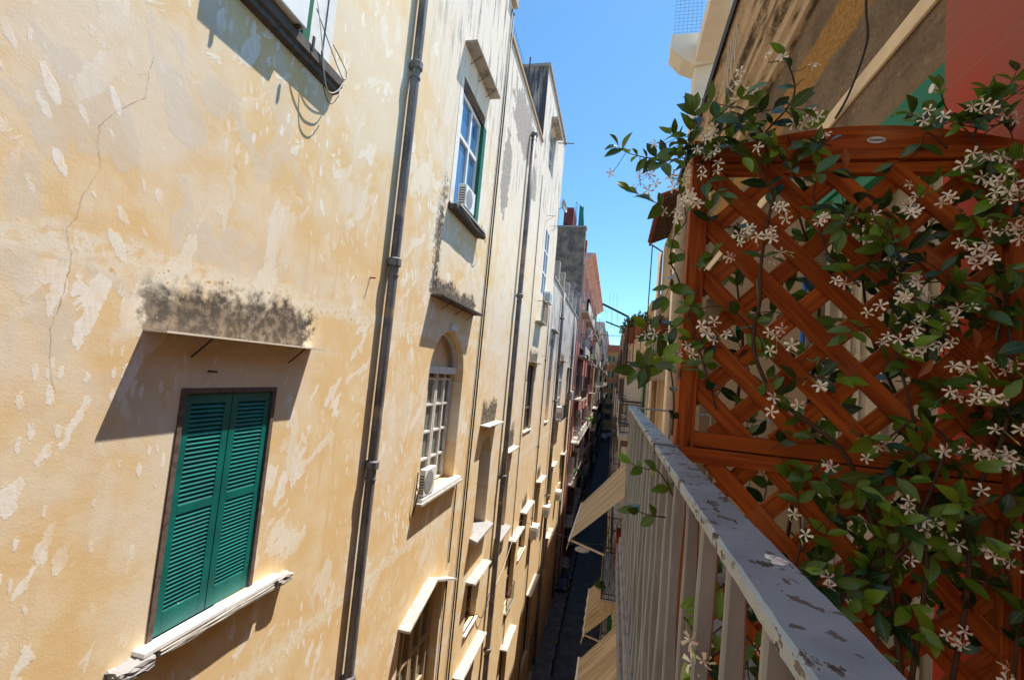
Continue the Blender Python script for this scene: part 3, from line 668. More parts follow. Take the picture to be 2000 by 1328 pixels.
d_ = MB().box(1.2, 1.26, 1.80, 2.98, -1.13, 1.1).build("door", dirty("cream_door", (.30, .25, .19), (.22, .18, .13), 4, .6, .4), home)
mb = MB()
for y in (1.82, 2.36, 2.42, 2.90): mb.box(1.17, 1.2, y, y+.06, -1.12, 1.09)
for y in (1.9, 2.0, 2.1, 2.2, 2.5, 2.6, 2.7, 2.8): mb.box(1.19, 1.2, y, y+.035, -1.1, 1.07)
mb.build("door_frame", dirty("cream_trim", (.42, .35, .27), (.30, .25, .19), 5, .6, .4), d_)
MB().box(1.08, 1.2, 1.73, 3.06, 1.12, 1.262).box(1.095, 1.2, 1.73, 3.06, 1.04, 1.117).build("door_head", dirty("emerald_paint", (.0, .16, .075), (.0, .11, .05), 4, .5, .4), d_, bevel=.003)
MB().tube([(1.08, 1.86, 1.17), (1.05, 1.86, 1.17)], .016, 10).build("bell_knob", WHITE, d_)
MB().box(.125, 1.12, -2.4, 3.64, -1.34, -1.14).build("balcony_slab", dirty("peeling_slab", (.30, .27, .25), (.16, .12, .10), 9, .9, .9), home, bevel=.01)
MB().box(.112, .124, -2.4, 3.66, -1.36, -1.20).build("slab_edging", dirty("slab_edge_stone", (.22, .22, .24), (.09, .08, .07), 16, .9, .9), home)
cord([(1.1, 2.02, 2.20), (1.04, 2.07, 2.17), (1.0, 2.17, 2.10), (1.0, 2.24, 2.04)], .018, CABLE, home); cord([(1.0, 2.24, 2.04), (1.03, 2.3, 1.85), (1.06, 2.35, 1.72), (1.08, 2.55, 1.6), (1.1, 2.75, 1.58)], .006, CABLE, home)
for k in range(4): cord([(.80, 3.9+k*.12, 3.9), (.82, 4.0+k*.1, 3.2), (.85, 4.1+k*.13, 2.85), (1.05, 4.3, 2.7)], .007, CABLEW, home)
MB().tube([(1.09, 3.05, .1), (1.09, 3.05, .9)], .014, 8).build("blue_pipe", dirty("blue_plastic", (.02, .12, .45), (.02, .1, .4), 3, .4), home)
# white roof pergola of the same block
perg = thing("roof_pergola", "white concrete roof frame standing out above the right cornice", "pergola", (0, 0, 0))
PW = dirty("white_concrete", (.80, .72, .60), (.6, .52, .42), 2.5, .85, .4)
MB().box(.80, 1.07, 6.5, 6.8, 3.3, 4.62).build("post", PW, perg, bevel=.01)
MB().box(.80, 1.07, 2.0, 6.8, 4.62, 4.86).build("beam", PW, perg, bevel=.01)
MB().prism([(.46, 4.83), (.46, 5.04), (1.6, 5.04), (1.6, 4.70), (.80, 4.56), (.62, 4.68)], 6.45, 6.49).build("cross_beam", PW, perg)
MB().prism([(.46, 4.84), (.46, 5.04), (.799, 5.04), (.799, 4.58), (.62, 4.66)], 6.492, 6.8).build("cross_beam", PW, perg, bevel=.008)
mb = MB()
for k in range(7): mb.tube([(.5+k*.06, 6.6, 5.04), (.5+k*.06, 6.6, 5.9)], .002, 3, False)
for k in range(16): mb.tube([(.5, 6.6, 5.07+k*.055), (.88, 6.6, 5.07+k*.055)], .002, 3, False)
mb.build("wire_mesh", IRON, perg)
mb = MB()
for k in range(3): mb.tube([(1.12+k*.2, 6.6, 4.5), (1.12+k*.2, 6.6, 5.9)], .012, 4)
mb.build("iron_rod", IRON, perg)
# next building with tiled canopy and planted balcony
WARM = plain_wall("warm_tan_plaster", (.56, .42, .27), (.46, .33, .2), (.2, .14, .1), .5)
nb = thing("apartment_building", "tall narrow building with red tiled eave and planted balcony behind the trellis", "building", (0, 0, 0))
mb = MB(); wall_face(mb, 1.10, 7.5, 13, G, 3.9, [(9.6, 10.8, .33, 2.7, .2, 0)], -1)
mb.quad((1.1, 7.5, 3), (9, 7.5, 3), (9, 7.5, 3.9), (1.1, 7.5, 3.9)).quad((1.1, 13, G), (9, 13, G), (9, 13, 3.9), (1.1, 13, 3.9)).quad((1.1, 7.5, 3.9), (9, 7.5, 3.9), (9, 13, 3.9), (1.1, 13, 3.9))
mb.build("wall", WARM, nb)
MB().box(1.06, 3, 8.0, 8.6, 3.9, 6.1).build("chimney", SOOT, nb, bevel=.03)
MB().box(.98, 1.1, 7.55, 7.62, G, 5.2).box(1.02, 1.1, 8.8, 9.0, .6, 3.9).build("pilaster", WARM, nb)
mb = MB()
for k in range(22): y = 9.0+k*.14; mb.prism([(.62, 3.70), (.60, 3.74), (1.3, 4.02), (1.3, 3.98)], y, y+.125)
mb.build("tiled_canopy", dirty("old_red_tiles", (.30, .08, .055), (.16, .05, .04), 9, .8, .7), nb)
mb = MB(); mb.prism([(.66, 3.66), (.66, 3.70), (1.3, 3.97), (1.3, 3.93)], 9.0, 12.05).box(.64, .69, 8.98, 12.05, 3.62, 3.68); mb.build("canopy_boards", REDDK, nb)
mb = MB()
for k in range(20): y = 9.05+k*.15; mb.bar((.69, y, 3.665), (1.1, y, 3.835), .05, .03)
mb.build("rafters", OLDWOOD, nb)
MB().tube([(.7, 12.0, 3.64), (1.0, 12.0, 3.45)], .02, 5).tube([(.72, 11.9, 1.2), (.72, 11.9, 3.6)], .015, 5).build("canopy_prop", IRON, nb)
for (x, y, r, z0, z1) in ((.98, 8.25, .12, -15, 3.4), (.99, 9.35, .05, .4, 3.6), (.98, 11.8, .07, -18, 2.3), (1.0, 6.9, .09, -15, 3.2), (.99, 12.6, .06, -18, 3.6)):
    o = MB().tube([(x, y, z0), (x, y, z1)], r, 12).build("drain_pipe", dirty("painted_pipe", (.52, .38, .26), (.34, .25, .17), 5, .7, .6), nb, smooth=True)
    MB().tube([(x, y, .55), (x, y, .62)], r*1.15, 12).build("collar", IRON, o)
bal = rough_block("balcony", .14, 1.1, 9.0, 12.1, .14, .34, dirty("crumbling_slab", (.50, .40, .29), (.24, .18, .13), 7, .9, .9), nb, 12, .012)
mb = MB()
for z in (.42, 1.2): mb.tube([(1.1, 9.05, z), (.2, 9.05, z), (.2, 12.0, z), (1.1, 12, z)], .017, 5)
for k in range(8): mb.tube([(.2+k*.125, 9.05, .34), (.2+k*.125, 9.05, 1.2)], .011, 4)
for k in range(22): mb.tube([(.2, 9.05+k*.14, .34), (.2, 9.05+k*.14, 1.2)], .011, 4)
mb.tube([(.2, 9.05, .34), (.2, 9.05, 1.25)], .03, 6)
mb.build("railing", IRON, bal)
# clothes airer arms
air = thing("clothes_airer", "dark green metal drying arms with strings reaching over the street", "clothes airer", (.2, 9.05, 1.3))
a_ = MB().bar((0, 0, 0), (-.52, 0, .23), .05, .035); a_.build("arm", dirty("dark_green_metal", (.02, .07, .06), (.01, .04, .04), 6), air)
a_ = MB().bar((.04, 2.95, .08), (-.5, 2.95, .27), .05, .035); a_.build("arm", DGREEN, air)
mb = MB()
for k in range(4): mb.tube([(-.08-.13*k, 0, .05+.055*k), (-.08-.13*k, 1.5, -.05+.055*k), (-.08-.13*k, 2.95, .10+.055*k)], .0025, 3, False)
mb.build("string", CABLE, air)
hgx = thing("hanging_drying_rack", "small peg rack hanging from strings against the sky", "drying rack", at(1193, 655, 10.5))
mb = MB()
for s_ in (-.13, 0, .13): mb.tube([(s_, 0, .22), (s_*.5, 0, 1.0)], .0025, 3)
for k in range(13): mb.tube([(-.24+.04*k, -.1, 0), (-.24+.04*k, .1, 0)], .003, 3); mb.box(-.243+.04*k, -.237+.04*k, -.1, -.09, -.05, 0)
mb.tube([(-.24, -.1, 0), (.24, -.1, 0)], .004, 4); mb.tube([(-.24, .1, 0), (.24, .1, 0)], .004, 4)
for a in (-1, 1): mb.tube([(a*.24, 0, 0), (0, 0, .22)], .003, 3)
mb.build("rack", CABLE, hgx)
# following buildings on the right
far_building(-1, 1.12, 13, 30, 2.3, WARM, "low tan building on the right behind the beige awnings", (-18, -14.2, -9.8, -5.6, -1.6), bal=True, cornice=.25, seed=14)
far_building(-1, 1.2, 30, 60, 4.2, TANW, "orange tan building on the right past the awnings", (-18, -14, -10, -6, -2), cornice=.4, seed=15)
far_building(-1, 1.1, 60, 100, 6.4, CREAM, "cream balconied building in the middle distance on the right", (-18, -14, -10, -6, -2, 2), cornice=.4, seed=16)
far_building(-1, 1.4, 100, 150, 11.5, GREYW, "grey building far down the right side of the street", (-18, -14, -10, -6, -2, 2, 6), cornice=.4, seed=17, pitch=4)
far_building(-1, 2.2, 150, 204, 11, CREAM, "cream building last on the right before the end of the street", (-18, -14, -10, -6, -2, 2, 6), cornice=.4, seed=18, pitch=4.5)

# lower balcony with ornate guard
lb = thing("iron_balcony", "lower iron balcony with ornate diamond guard below the railing", "balcony", (.06, 12, -5.6))
MB().box(0, 1.06, 0, 3.3, 0, .24).build("slab", WARM, lb, bevel=.01)
MB().box(.03, 1.05, .03, 3.27, .243, .26).build("floor", dirty("pale_floor_tiles", (.55, .60, .68), (.45, .5, .6), 3, .3, .4), lb)
def guard(mb, a, b, z0, z1, n):
    a = Vector(a); b = Vector(b)
    for z in (z0, z0+.12, z1): mb.tube([(a.x, a.y, z), (b.x, b.y, z)], .014, 5)
    for k in range(n):
        p = a+(b-a)*(k+.5)/n; q = a+(b-a)*(k)/n; h = (b-a)/n*.45
        mb.tube([(q.x, q.y, z0), (q.x, q.y, z1)], .009, 4)
        zc = [(z0+.12)+(z1-z0-.12)*j/4 for j in range(5)]
        for s_ in (-1, 1):
            mb.tube([(p.x+s_*h.x*(j % 2), p.y+s_*h.y*(j % 2), zc[j]) for j in range(5)], .008, 4)
mb = MB(); guard(mb, (.03, .03, 0), (1.05, .03, 0), .28, 1.35, 6); guard(mb, (.03, .03, 0), (.03, 3.27, 0), .28, 1.35, 18); guard(mb, (.03, 3.27, 0), (1.05, 3.27, 0), .28, 1.35, 6)
mb.build("guard", IRON, lb)
MB().bar((.03, .03, 1.37), (.03, 3.27, 1.37), .06, .03).bar((.03, .03, 1.37), (1.05, .03, 1.37), .05, .03).build("handrail", dirty("blue_grey_rail", (.12, .14, .18), (.07, .07, .08), 9), lb)
rug = MB()
for k in range(8): rug.quad((.55, 2.3+k*.11, 1.45), (.55, 2.41+k*.11, 1.45), (.55+.03*(k % 2), 2.41+k*.11, .75), (.55+.03*((k+1) % 2), 2.3+k*.11, .75))
o = MB().box(.35, .95, 2.3, 2.9, .26, 1.2).build("laundry_cloth", dirty("red_cloth", (.45, .07, .04), (.35, .05, .03), 6), None, bevel=.04)
o.location = lb.location; tag(o, "bright red cloth draped inside the lower iron balcony", "cloth")
o = MB().box(.45, .95, .9, 1.5, .26, .8).box(.42, .98, .87, 1.53, .8, .84).build("cabinet", dirty("tan_wood", (.5, .33, .16), (.4, .25, .12), 8), None, bevel=.01)
o.location = lb.location; tag(o, "small tan cabinet standing on the lower iron balcony", "cabinet")

# awnings
m_ = Mat("striped_canvas", .9, .1); g3 = m_.attr("grain"); gx, gy, gz = m_.split(g3)
st = m_.noise(m_.vec(gy*5, gx*.35), 1, 3, .5); s2 = m_.noise(m_.vec(gy*13, gx*.4), 1, 2)
c_ = m_.mix(st.sm(.45, .55), (.56, .44, .28), (.43, .32, .19)); c_ = m_.mix(s2.sm(.54, .66)*.75, c_, (.16, .13, .11))
m_.color(c_).bump(st+s2*.3, .35, .02); CANVAS = m_.mat
def awning(y0, y1, xa, za, xb, zb, label, sag=.25, arm=None, zb2=None):
    t = thing("awning", label, "awning", (xa, y0, za), "beige canvas awnings on the right side"); zb2 = zb if zb2 is None else zb2
    vs = []; gs = []; nx, ny = 14, 26
    for i in range(nx+1):
        for j in range(ny+1):
            u = i/nx; v = j/ny; zz = zb+(zb2-zb)*v
            x = (xb-xa)*u; z = (zz-za)*u - sag*math.sin(math.pi*u)*(.6+.4*math.sin(v*9)) * .5 + .018*math.sin(v*38+u*3)*u
            vs.append((x, (y1-y0)*v, z)); gs.append((u*2.2, v*(y1-y0), 0))
    fs = [(i*(ny+1)+j, i*(ny+1)+j+1, (i+1)*(ny+1)+j+1, (i+1)*(ny+1)+j) for i in range(nx) for j in range(ny)]
    o = len(vs)
    for j in range(ny+1):
        v = j/ny; zz = zb+(zb2-zb)*v; vs.append((xb-xa-.05-.03*math.sin(v*30), (y1-y0)*v, zz-za-.26-.02*math.sin(v*20))); gs.append((3, v*(y1-y0), 0))
    fs += [(nx*(ny+1)+j, nx*(ny+1)+j+1, o+j+1, o+j) for j in range(ny)]
    c = MB().add(vs, fs, gs).build("canvas", CANVAS, t, smooth=True); sd = c.modifiers.new("thick", 'SOLIDIFY'); sd.thickness = .006
    MB().tube([(xb-xa, -.05, zb-za), (xb-xa, y1-y0+.05, zb2-za)], .028, 8).build("front_bar", WHITE, t)
    MB().tube([(0, -.03, .0), (0, y1-y0+.03, 0)], .04, 8).build("roller", PALE, t)
    if arm:
        for y, zt in ((.08, zb), (y1-y0-.08, zb2)): MB().bar((xb-xa+.02, y, zt-za-.02), (arm[0]-xa, y, arm[1]-za), .035, .045).build("arm", PALE, t)
    return t
awning(12.0, 17.0, 1.08, -2.15, -.80, -4.05, "long beige striped awning hanging above the ornate lower balcony", .12, (.1, -4.3), -4.4)
awning(14.0, 17.7, 1.08, -5.7, -.32, -7.3, "beige canvas awning under the ornate lower balcony", .3, (1.0, -7.6), -7.6)
awning(5.5, 10.0, 1.08, -3.95, -.28, -5.7, "wide beige awning lowest in the photo beside the railing foot", .2, (1.0, -6.2))

# street things
boll = thing("bollard", "black street bollard with yellow band in the row along the pavement edge", "bollard", (-2.7, 33.6, G), "bollards along the street")
MB().tube([(0, 0, 0), (0, 0, .06), (0, 0, .08), (0, 0, 1.05)], [.09, .09, .05, .045], 10).build("post", dirty("black_iron", (.015, .015, .016), (.03, .03, .03), 8, .5), boll)
MB().tube([(0, 0, 1.051), (0, 0, 1.13), (0, 0, 1.2)], [.055, .065, .02], 10).build("cap", dirty("yellow_cap", (.5, .3, .02), (.3, .17, .02), 8), boll)
boll["label"] = "nearest of the yellow capped bollards, first in the row from the manhole cover"
ORD = ("second", "third", "fourth", "fifth", "sixth", "seventh", "eighth", "ninth", "tenth", "eleventh", "twelfth", "farthest")
for k in range(1, 13):
    c = copy_tree(boll); c.location = (-2.7, 33.6+1.9*k, G); c["label"] = ORD[k-1]+" of the yellow capped bollards counted from the manhole cover"
def small_car(loc, label, body, s=1.0, name="parked_car", cat="car"):
    t = thing(name, label, cat, loc); t.scale = (s, s, s)
    prof = [(0, .28), (.02, .62), (.12, .78), (.75, .86), (1.15, 1.36), (1.35, 1.42), (2.35, 1.40), (2.62, 1.25), (2.78, .85), (2.8, .3)]
    mb = MB(); n = len(prof); xs = (-.72, .72)
    for x in (-.72, .72): pass
    vs = [(x*(1 if z < 1 else .84), y, z) for x in xs for y, z in prof]
    mb.add(vs, [tuple(range(n)), tuple(reversed(range(n, 2*n)))]+[(i, n+i, n+(i+1) % n, (i+1) % n) for i in range(n)])
    mb.build("body", body, t, bevel=.05)
    MB().add([(-.58, .80, .90), (.58, .80, .90), (.52, 1.14, 1.345), (-.52, 1.14, 1.345)], [(0,1,2,3)]).add([(-.55, 2.665, 1.2), (.55, 2.665, 1.2), (.6, 2.79, .9), (-.6, 2.79, .9)], [(0,1,2,3)]).build("windscreen", GBLUE, t)
    for x in (-.66, .66):
        for y in (.5, 2.25): MB().tube([(x-.08, y, .29), (x+.08, y, .29)], .29, 14).build("wheel", CABLE, t)
    for x in (-.5, .5): MB().box(x-.12, x+.12, -.02, .03, .55, .68).build("headlight", WHITE, t)
    return t
small_car((-3.45, 45.6, G+.11), "small dark blue car parked between the bollards and the left wall", dirty("dark_blue_paint", (.03, .05, .09), (.05, .08, .13), 2, .25, .4), .72)
small_car((-2.1, 168, G), "white van with windows far down the narrow street", WHITE, 1.45, "delivery_van", "van")
o = small_car((-.3, 176, G), "silver car far down the street beside the white van", dirty("silver_paint", (.5, .52, .56), (.4, .42, .45), 2, .3), 1.2)
mh = MB(); mh.tube([(-3.3, 31.0, G+.112), (-3.3, 31.0, G+.125)], .32, 20).build("manhole_cover", IRON); tag(bpy.data.objects["manhole_cover"], "round dark manhole cover in the pavement near the bollards", "manhole cover")
lp = at(1137, 1074, 22)
lamp = thing("street_lamp", "round disc street lamp hung on a cable over the road", "street lamp", lp)
MB().tube([(0, 0, 0), (0, 0, .05), (0, 0, .12)], [.34, .32, .08], 20).build("shade", STONE, lamp); MB().tube([(0, 0, .1), (0, 0, .3)], .012, 5).build("hanger", IRON, lamp)
c = MB().tube([(LW+.02, lp.y, lp.z+.9), (lp.x-1, lp.y, lp.z+.5), (lp.x, lp.y, lp.z+.3), (lp.x+1, lp.y, lp.z+.42), (1.1, lp.y, lp.z+.8)], .012, 5, False).build("lamp_cable", IRON, lamp)
c.location = -lp
# laundry and plants down the street
rnd = random.Random(11)
CL = [dirty("laundry_%d" % i, c, tuple(k*.8 for k in c), 3, .9, .4) for i, c in enumerate(((.75, .75, .78), (.7, .7, .7), (.1, .25, .6), (.6, .12, .1), (.5, .5, .55)))]
LAB = (("white bed sheet hung out over the street low on the left", 0), ("blue towel on a line beside the far balconies", 2), ("white shirts on a line in front of the tan end building", 1), ("pale sheet hung from a right hand balcony with a green net", 4), ("red towel over a pink building balcony", 3), ("white cloth hung below the roof of the blue grey building", 1))
for (lab, ci), (x, y, z, w_, h) in zip(LAB, ((-2.6, 95, -2, 2.2, 1.5), (-2.3, 90, -6, 1.5, 1.6), (.1, 60, -.3, .9, 2.2), (.25, 40, -.4, 1.6, 2.4), (-2.95, 58, 6.0, 1.2, 1.3), (-2.6, 120, 7, 3, 2.5))):
    mb = MB(); nn = 12
    for k in range(nn):
        f = lambda i: (x+.05*math.sin(i*1.9), y+w_*i/nn)
        a, b = f(k), f(k+1); mb.quad((a[0], a[1], z), (b[0], b[1], z), (b[0]+.04*math.cos(k), b[1], z-h), (a[0]+.04*math.cos(k-1), a[1], z-h))
    tag(mb.build("laundry", CL[ci]), lab, "laundry", None)
LEAFM = dirty("balcony_leaves", (.05, .12, .03), (.09, .17, .03), 9, .6, .8)
def bush(loc, r, label, n=220, mat=None, pot=True):
    t = thing("potted_plant", label, "plant", loc); rr = random.Random(int(loc[1]*10)); mb = MB()
    for _ in range(n):
        d = Vector((rr.gauss(0, 1), rr.gauss(0, 1), rr.gauss(0, 1))).normalized()*r*rr.random()**.5; d.z = abs(d.z)*1.1
        a = Vector((rr.gauss(0, 1), rr.gauss(0, 1), rr.gauss(0, 1))).normalized()*r*.2; b = a.orthogonal().normalized()*r*.08
        mb.quad(d-a, d+b, d+a, d-b)
    mb.build("foliage", mat or LEAFM, t)
    if pot: MB().tube([(0, 0, -.24), (0, 0, 0), (0, 0, .02)], [.10, .14, .15], 12).build("pot", TERRA, t)
    return t
TERRA = dirty("terracotta", (.38, .12, .06), (.28, .1, .05), 8, .8, .5)
bush((.45, 9.25, 1.22), .22, "trailing plant in a terracotta pot at the near end of the planted balcony")
bush((.8, 9.3, 1.2), .20, "reddish succulent pot nearest the wall on the planted balcony", 200, dirty("succulent", (.16, .09, .05), (.10, .12, .04), 9))
bush((.3, 10.4, 1.24), .24, "bushy pot in the middle of the planted balcony rail")
bush((.3, 11.5, 1.24), .26, "bushy pot at the far end of the planted balcony rail")
o = bush((.72, 9.3, .58), .12, "plant in a lime green pot on the planted balcony floor", 60, pot=False)
MB().tube([(0, 0, -.24), (0, 0, .0), (0, 0, .02)], [.10, .14, .15], 12).build("pot", dirty("lime_pot", (.42, .55, .03), (.35, .45, .02), 3, .5), o)
bush((-3.2, 50, -10.2), .8, "dark shrub on a shaded balcony low on the pink building", 300, pot=False)
bush((-3.3, 62, 2.9), .7, "green plant spilling from a high pink building balcony", 260, pot=False)
bush((-3.3, 56, 7.5), .6, "tuft of greenery under the pink cornice", 200, pot=False)
bush((-2.9, 70, -6), .8, "yellow green plant on a lower balcony down the street", 260, dirty("lime_leaves", (.16, .24, .03), (.08, .16, .03), 5), pot=False)
bush((.02, 12.6, -5.3), .17, "green vine growing over the corner of the ornate lower balcony", 260, pot=False)
for (x, y, z, lab) in ((-3.88, 60.3, 6.1, "upper of two white air conditioners high on the pink building"), (-3.88, 64.5, 5.6, "second white air conditioner high on the pink building beyond the first"), (-3.88, 53.3, -4.4, "air conditioner on the pink building below the white balcony")):
    a_ = ac(x, y, z, lab, 1.0, .9, .5); a_["group"] = "air conditioners on the pink building"
def scooter(loc, rz, label, body):
    t = thing("motor_scooter", label, "scooter", loc); t.rotation_euler = (0, 0, rz)
    for y in (-.6, .6): MB().tube([(-.05, y, .24), (.05, y, .24)], .24, 14).build("wheel", CABLE, t)
    mb = MB(); pr = [(-.75, .45), (-.70, .72), (-.35, .80), (.02, .74), (.05, .36), (.40, .34), (.52, .95), (.60, .97), (.66, .42), (.40, .24), (-.3, .26)]; n = len(pr)
    mb.add([(x_, y, z) for x_ in (-.16, .16) for y, z in pr], [tuple(range(n)), tuple(reversed(range(n, 2*n)))]+[(i, n+i, n+(i+1) % n, (i+1) % n) for i in range(n)])
    mb.build("body", body, t, bevel=.04); MB().box(-.13, .13, -.72, .0, .80, .88).build("seat", CABLE, t, bevel=.02)
    MB().tube([(-.32, .50, 1.06), (0, .56, 1.0), (.32, .50, 1.06)], .02, 6).build("handlebar", IRON, t); return t
BL = dirty("blue_paint", (.02, .22, .55), (.02, .16, .4), 3, .3)
scooter((-2.2, 70, G), .2, "bright blue scooter parked in the shaded street, nearer one", BL); scooter((-2.1, 74, G), -.3, "bright blue scooter parked in the shaded street, farther one", BL)
for k in range(6): scooter((-1.9+.55*(k % 3), 160+3.0*k, G), .3*k, ("red", "white", "silver", "black", "white", "silver")[k]+" scooter, number "+("one", "two", "three", "four", "five", "six")[k]+" in the cluster by the distant white van", (REDDK, WHITE, STONE, CABLE, WHITE, STONE)[k])
# satellite dish and tv aerials
t = thing("satellite_dish", "grey satellite dish on the edge of the tall yellow block", "satellite dish", (-3.85, 27.4, 10.6)); mb = MB()
mb.tube([(0, 0, 0), (.05, -.02, 0), (.14, -.04, .02)], [.02, .3, .42], 18, False); mb.build("reflector", SLATE, t); MB().tube([(-.3, 0, -.3), (0, 0, 0)], .02, 5).build("mount", IRON, t)
t = thing("tv_aerial", "thin tv aerial on a far rooftop against the sky", "aerial", at(1168, 668, 95)); mb = MB().tube([(0, 0, 0), (0, 0, 5)], .04, 4)
for k in range(5): mb.tube([(-.9, 0, 3+k*.4), (.9, 0, 3+k*.4)], .03, 3)
mb.build("mast", IRON, t)
t = thing("roof_pole", "dark rod sticking out from the top corner of the yellow block", "pole", (-4, 24.6, 13.2)); MB().tube([(0, 0, 0), (.9, 0, -.05)], .03, 6).build("rod", IRON, t)
t = thing("roof_fence", "fine wire netting along the low roof edge of the yellow facade", "wire fence", (-4.2, 13.6, 10.86)); mb = MB()
for k in range(26): mb.tube([(0, k*.25, 0), (0, k*.25, 1.0)], .004, 3, False)
for k in range(6): mb.tube([(0, 0, .15+k*.17), (0, 6.3, .15+k*.17)], .004, 3, False)
mb.tube([(0, 3.3, 0), (0, 3.4, 1.9)], .03, 5); mb.build("netting", IRON, t)

# ------------------------------------------------------------------ balcony railing
m_ = Mat("chipped_grey_paint", .38, .5); n1 = m_.noise(m_.pos, 9, 5, .6); n2 = m_.noise(m_.vec(m_.x*40, m_.y*15, m_.z*40), 1, 5, .65); n3 = m_.noise(m_.pos, 60, 3)
chip = (n2*.7+n1*.3).sm(.56, .575); c_ = m_.mix(n1.sm(.35, .65), (.27, .325, .37), (.20, .245, .285))
c_ = m_.mix((n2*.7+n1*.3).sm(.548, .562)*.7, c_, (.36, .38, .38)); c_ = m_.mix(chip, c_, m_.mix(n3.sm(.45, .55), (.055, .038, .03), (.13, .11, .10)))
c_ = m_.mix(m_.noise(m_.pos, 55, 4).sm(.62, .65)*.9, c_, (.10, .08, .07))
m_.color(c_).bump((chip*-1.)+n1*.7+n3*.08, .5, .003); m_.rough(chip.sm(0, 1, .36, .8)); RAILP = m_.mat
m_ = Mat("grey_bar_paint", .5, .4); n1 = m_.noise(m_.vec(m_.x*9, m_.y*9, m_.z*2.2), 1.4, 4, .6); n2 = m_.noise(m_.pos, 35, 3)
m_.color(m_.mix(n1.sm(.35, .65), (.27, .275, .27), (.19, .19, .185))).bump(n1*1.5+n2*.25, .4, .006); BARP = m_.mat
rail = thing("balcony_railing", "grey painted iron railing with chipped flat handrail running along the balcony", "railing", (.15, 0, -1.14))
def wobbly(y0, y1, n, x0, x1, z0, z1, amp, seed):           # a flat bar whose old edges are not quite true
    rr = random.Random(seed); vs = []; fs = []
    for i in range(n+1):
        y = y0+(y1-y0)*i/n; e = [rr.uniform(-amp, amp) for _ in range(4)]
        b = .003
        ring = [(x0+e[0], z0), (x1+e[1], z0), (x1+e[1], z1-b+e[3]), (x1-b+e[1], z1+e[3]*.4), (x0+b+e[0], z1+e[2]*.4), (x0+e[0], z1-b+e[2])]
        vs += [(x, y, z) for x, z in ring]
    for i in range(n):
        for k in range(6): fs.append((i*6+k, i*6+(k+1) % 6, (i+1)*6+(k+1) % 6, (i+1)*6+k))
    fs += [tuple(range(6)), tuple(reversed(range(n*6, n*6+6)))]
    return MB().add(vs, fs)
p1 = wobbly(-1.5, 1.33, 220, -.028, .032, .969, .984, .0007, 1).build("handrail", RAILP, rail, smooth=False)
p2 = wobbly(1.335, 3.62, 160, -.028, .032, .968, .983, .0007, 2).build("handrail", RAILP, rail)
MB().bar((.032, 3.6, .97), (.97, 3.6, .97), .04, .012).build("handrail", RAILP, rail)
MB().box(-.03, .036, 1.315, 1.35, .962, .9855).build("weld_joint", TIN, rail)
bars = []
def baluster(seed):
    rr = random.Random(seed); vs = []; fs = []; n = 24; ph = rr.random()*6
    for i in range(n+1):
        z = .967*i/n; wx = .0118+.0012*math.sin(z*17+ph); wy = .0062; dx = .0025*math.sin(z*8+ph); b = .003
        for x, y in ((-wx+b, -wy), (wx-b, -wy), (wx, -wy+b), (wx, wy-b), (wx-b, wy), (-wx+b, wy), (-wx, wy-b), (-wx, -wy+b)):
            vs.append((x+dx, y, z))
    for i in range(n):
        for k in range(8): fs.append((i*8+k, i*8+(k+1) % 8, (i+1)*8+(k+1) % 8, (i+1)*8+k))
    return MB().add(vs, fs)
protos = [baluster(i) for i in range(4)]; first = []
y = .44; k = 0
while y < 3.6:
    if k < 4: o = protos[k].build("baluster", BARP, rail); first.append(o)
    else: o = first[k % 4].copy(); col.objects.link(o)
    o.location = (0, y, 0); y += .143; k += 1
for y in (-1.1, -.85, -.56, -.28, .01, .155, .297):
    o = first[0].copy(); col.objects.link(o); o.location = (0, y, 0)
for x in (.14, .28, .42, .56, .70, .84):
    o = first[1].copy(); col.objects.link(o); o.location = (x, 3.6, 0); o.scale = (.6, 1, 1)
MB().bar((0, -1.5, .06), (0, 3.6, .06), .03, .012).build("bottom_rail", BARP, rail)
o = MB().tube([(.165, .50, -.1555), (.165, .5, -.1535), (.165, .5, -.1525)], [.009, .008, .003], 9); o.v = [(x+.004*math.sin(k*2.1), y+.003*math.cos(k*1.7), z) for k, (x, y, z) in enumerate(o.v)]
tag(o.build("bird_dropping", WHITE), "small white splash dried on the top of the near handrail", "splash")

# ------------------------------------------------------------------ trellis
m_ = Mat("stained_pine", .62, .12); g3 = m_.attr("grain"); gx, gy, gz = m_.split(g3)
gr = m_.noise(m_.vec(gx*3, gy*60, gz*30), 1, 5, .6, .6); g2 = m_.noise(m_.vec(gx*1.4, gy*9, gz*9), 1, 3)
c_ = m_.mix(gr.sm(.40, .62), (.42, .105, .016), (.24, .050, .009)); c_ = m_.mix(g2.sm(.35, .7)*.5, c_, (.13, .024, .004))
kd, kr, _k = m_.voro(m_.vec(gx*5, gy*16)); c_ = m_.mix((kd-.0).sm(.14, .05)*kr.sm(.72, .74), c_, (.07, .018, .007)); c_ = m_.mix(m_.noise(m_.pos, 7, 5, .6).sm(.55, .72)*.35, c_, (.30, .15, .07))
m_.color(c_).bump(gr, .25, .002); WOOD = m_.mat
TY = 1.40
trel = thing("trellis", "orange brown wooden lattice trellis with arched top rail across the balcony", "trellis", (.2, TY, -1.14))
tp = Vector((-.2, -TY, 1.14))
def tb(mb, name, parent=trel, bevel=.0015): 
    mb.v = [tuple(Vector(v)+tp) for v in mb.v]; return mb.build(name, WOOD, parent, bevel=bevel, seg=1)
XL, XR = .183, .985
tb(MB().bar((XL+.024, TY, -1.12), (XL+.024, TY, .735), .048, .048, (0, 1, 0)), "post")
tb(MB().bar((XR-.02, TY, -1.12), (XR-.02, TY, .64), .04, .048, (0, 1, 0)), "post")
mb = MB(); n = 24; x0, x1 = XL-.002, XR+.0; vs = []; gs = []
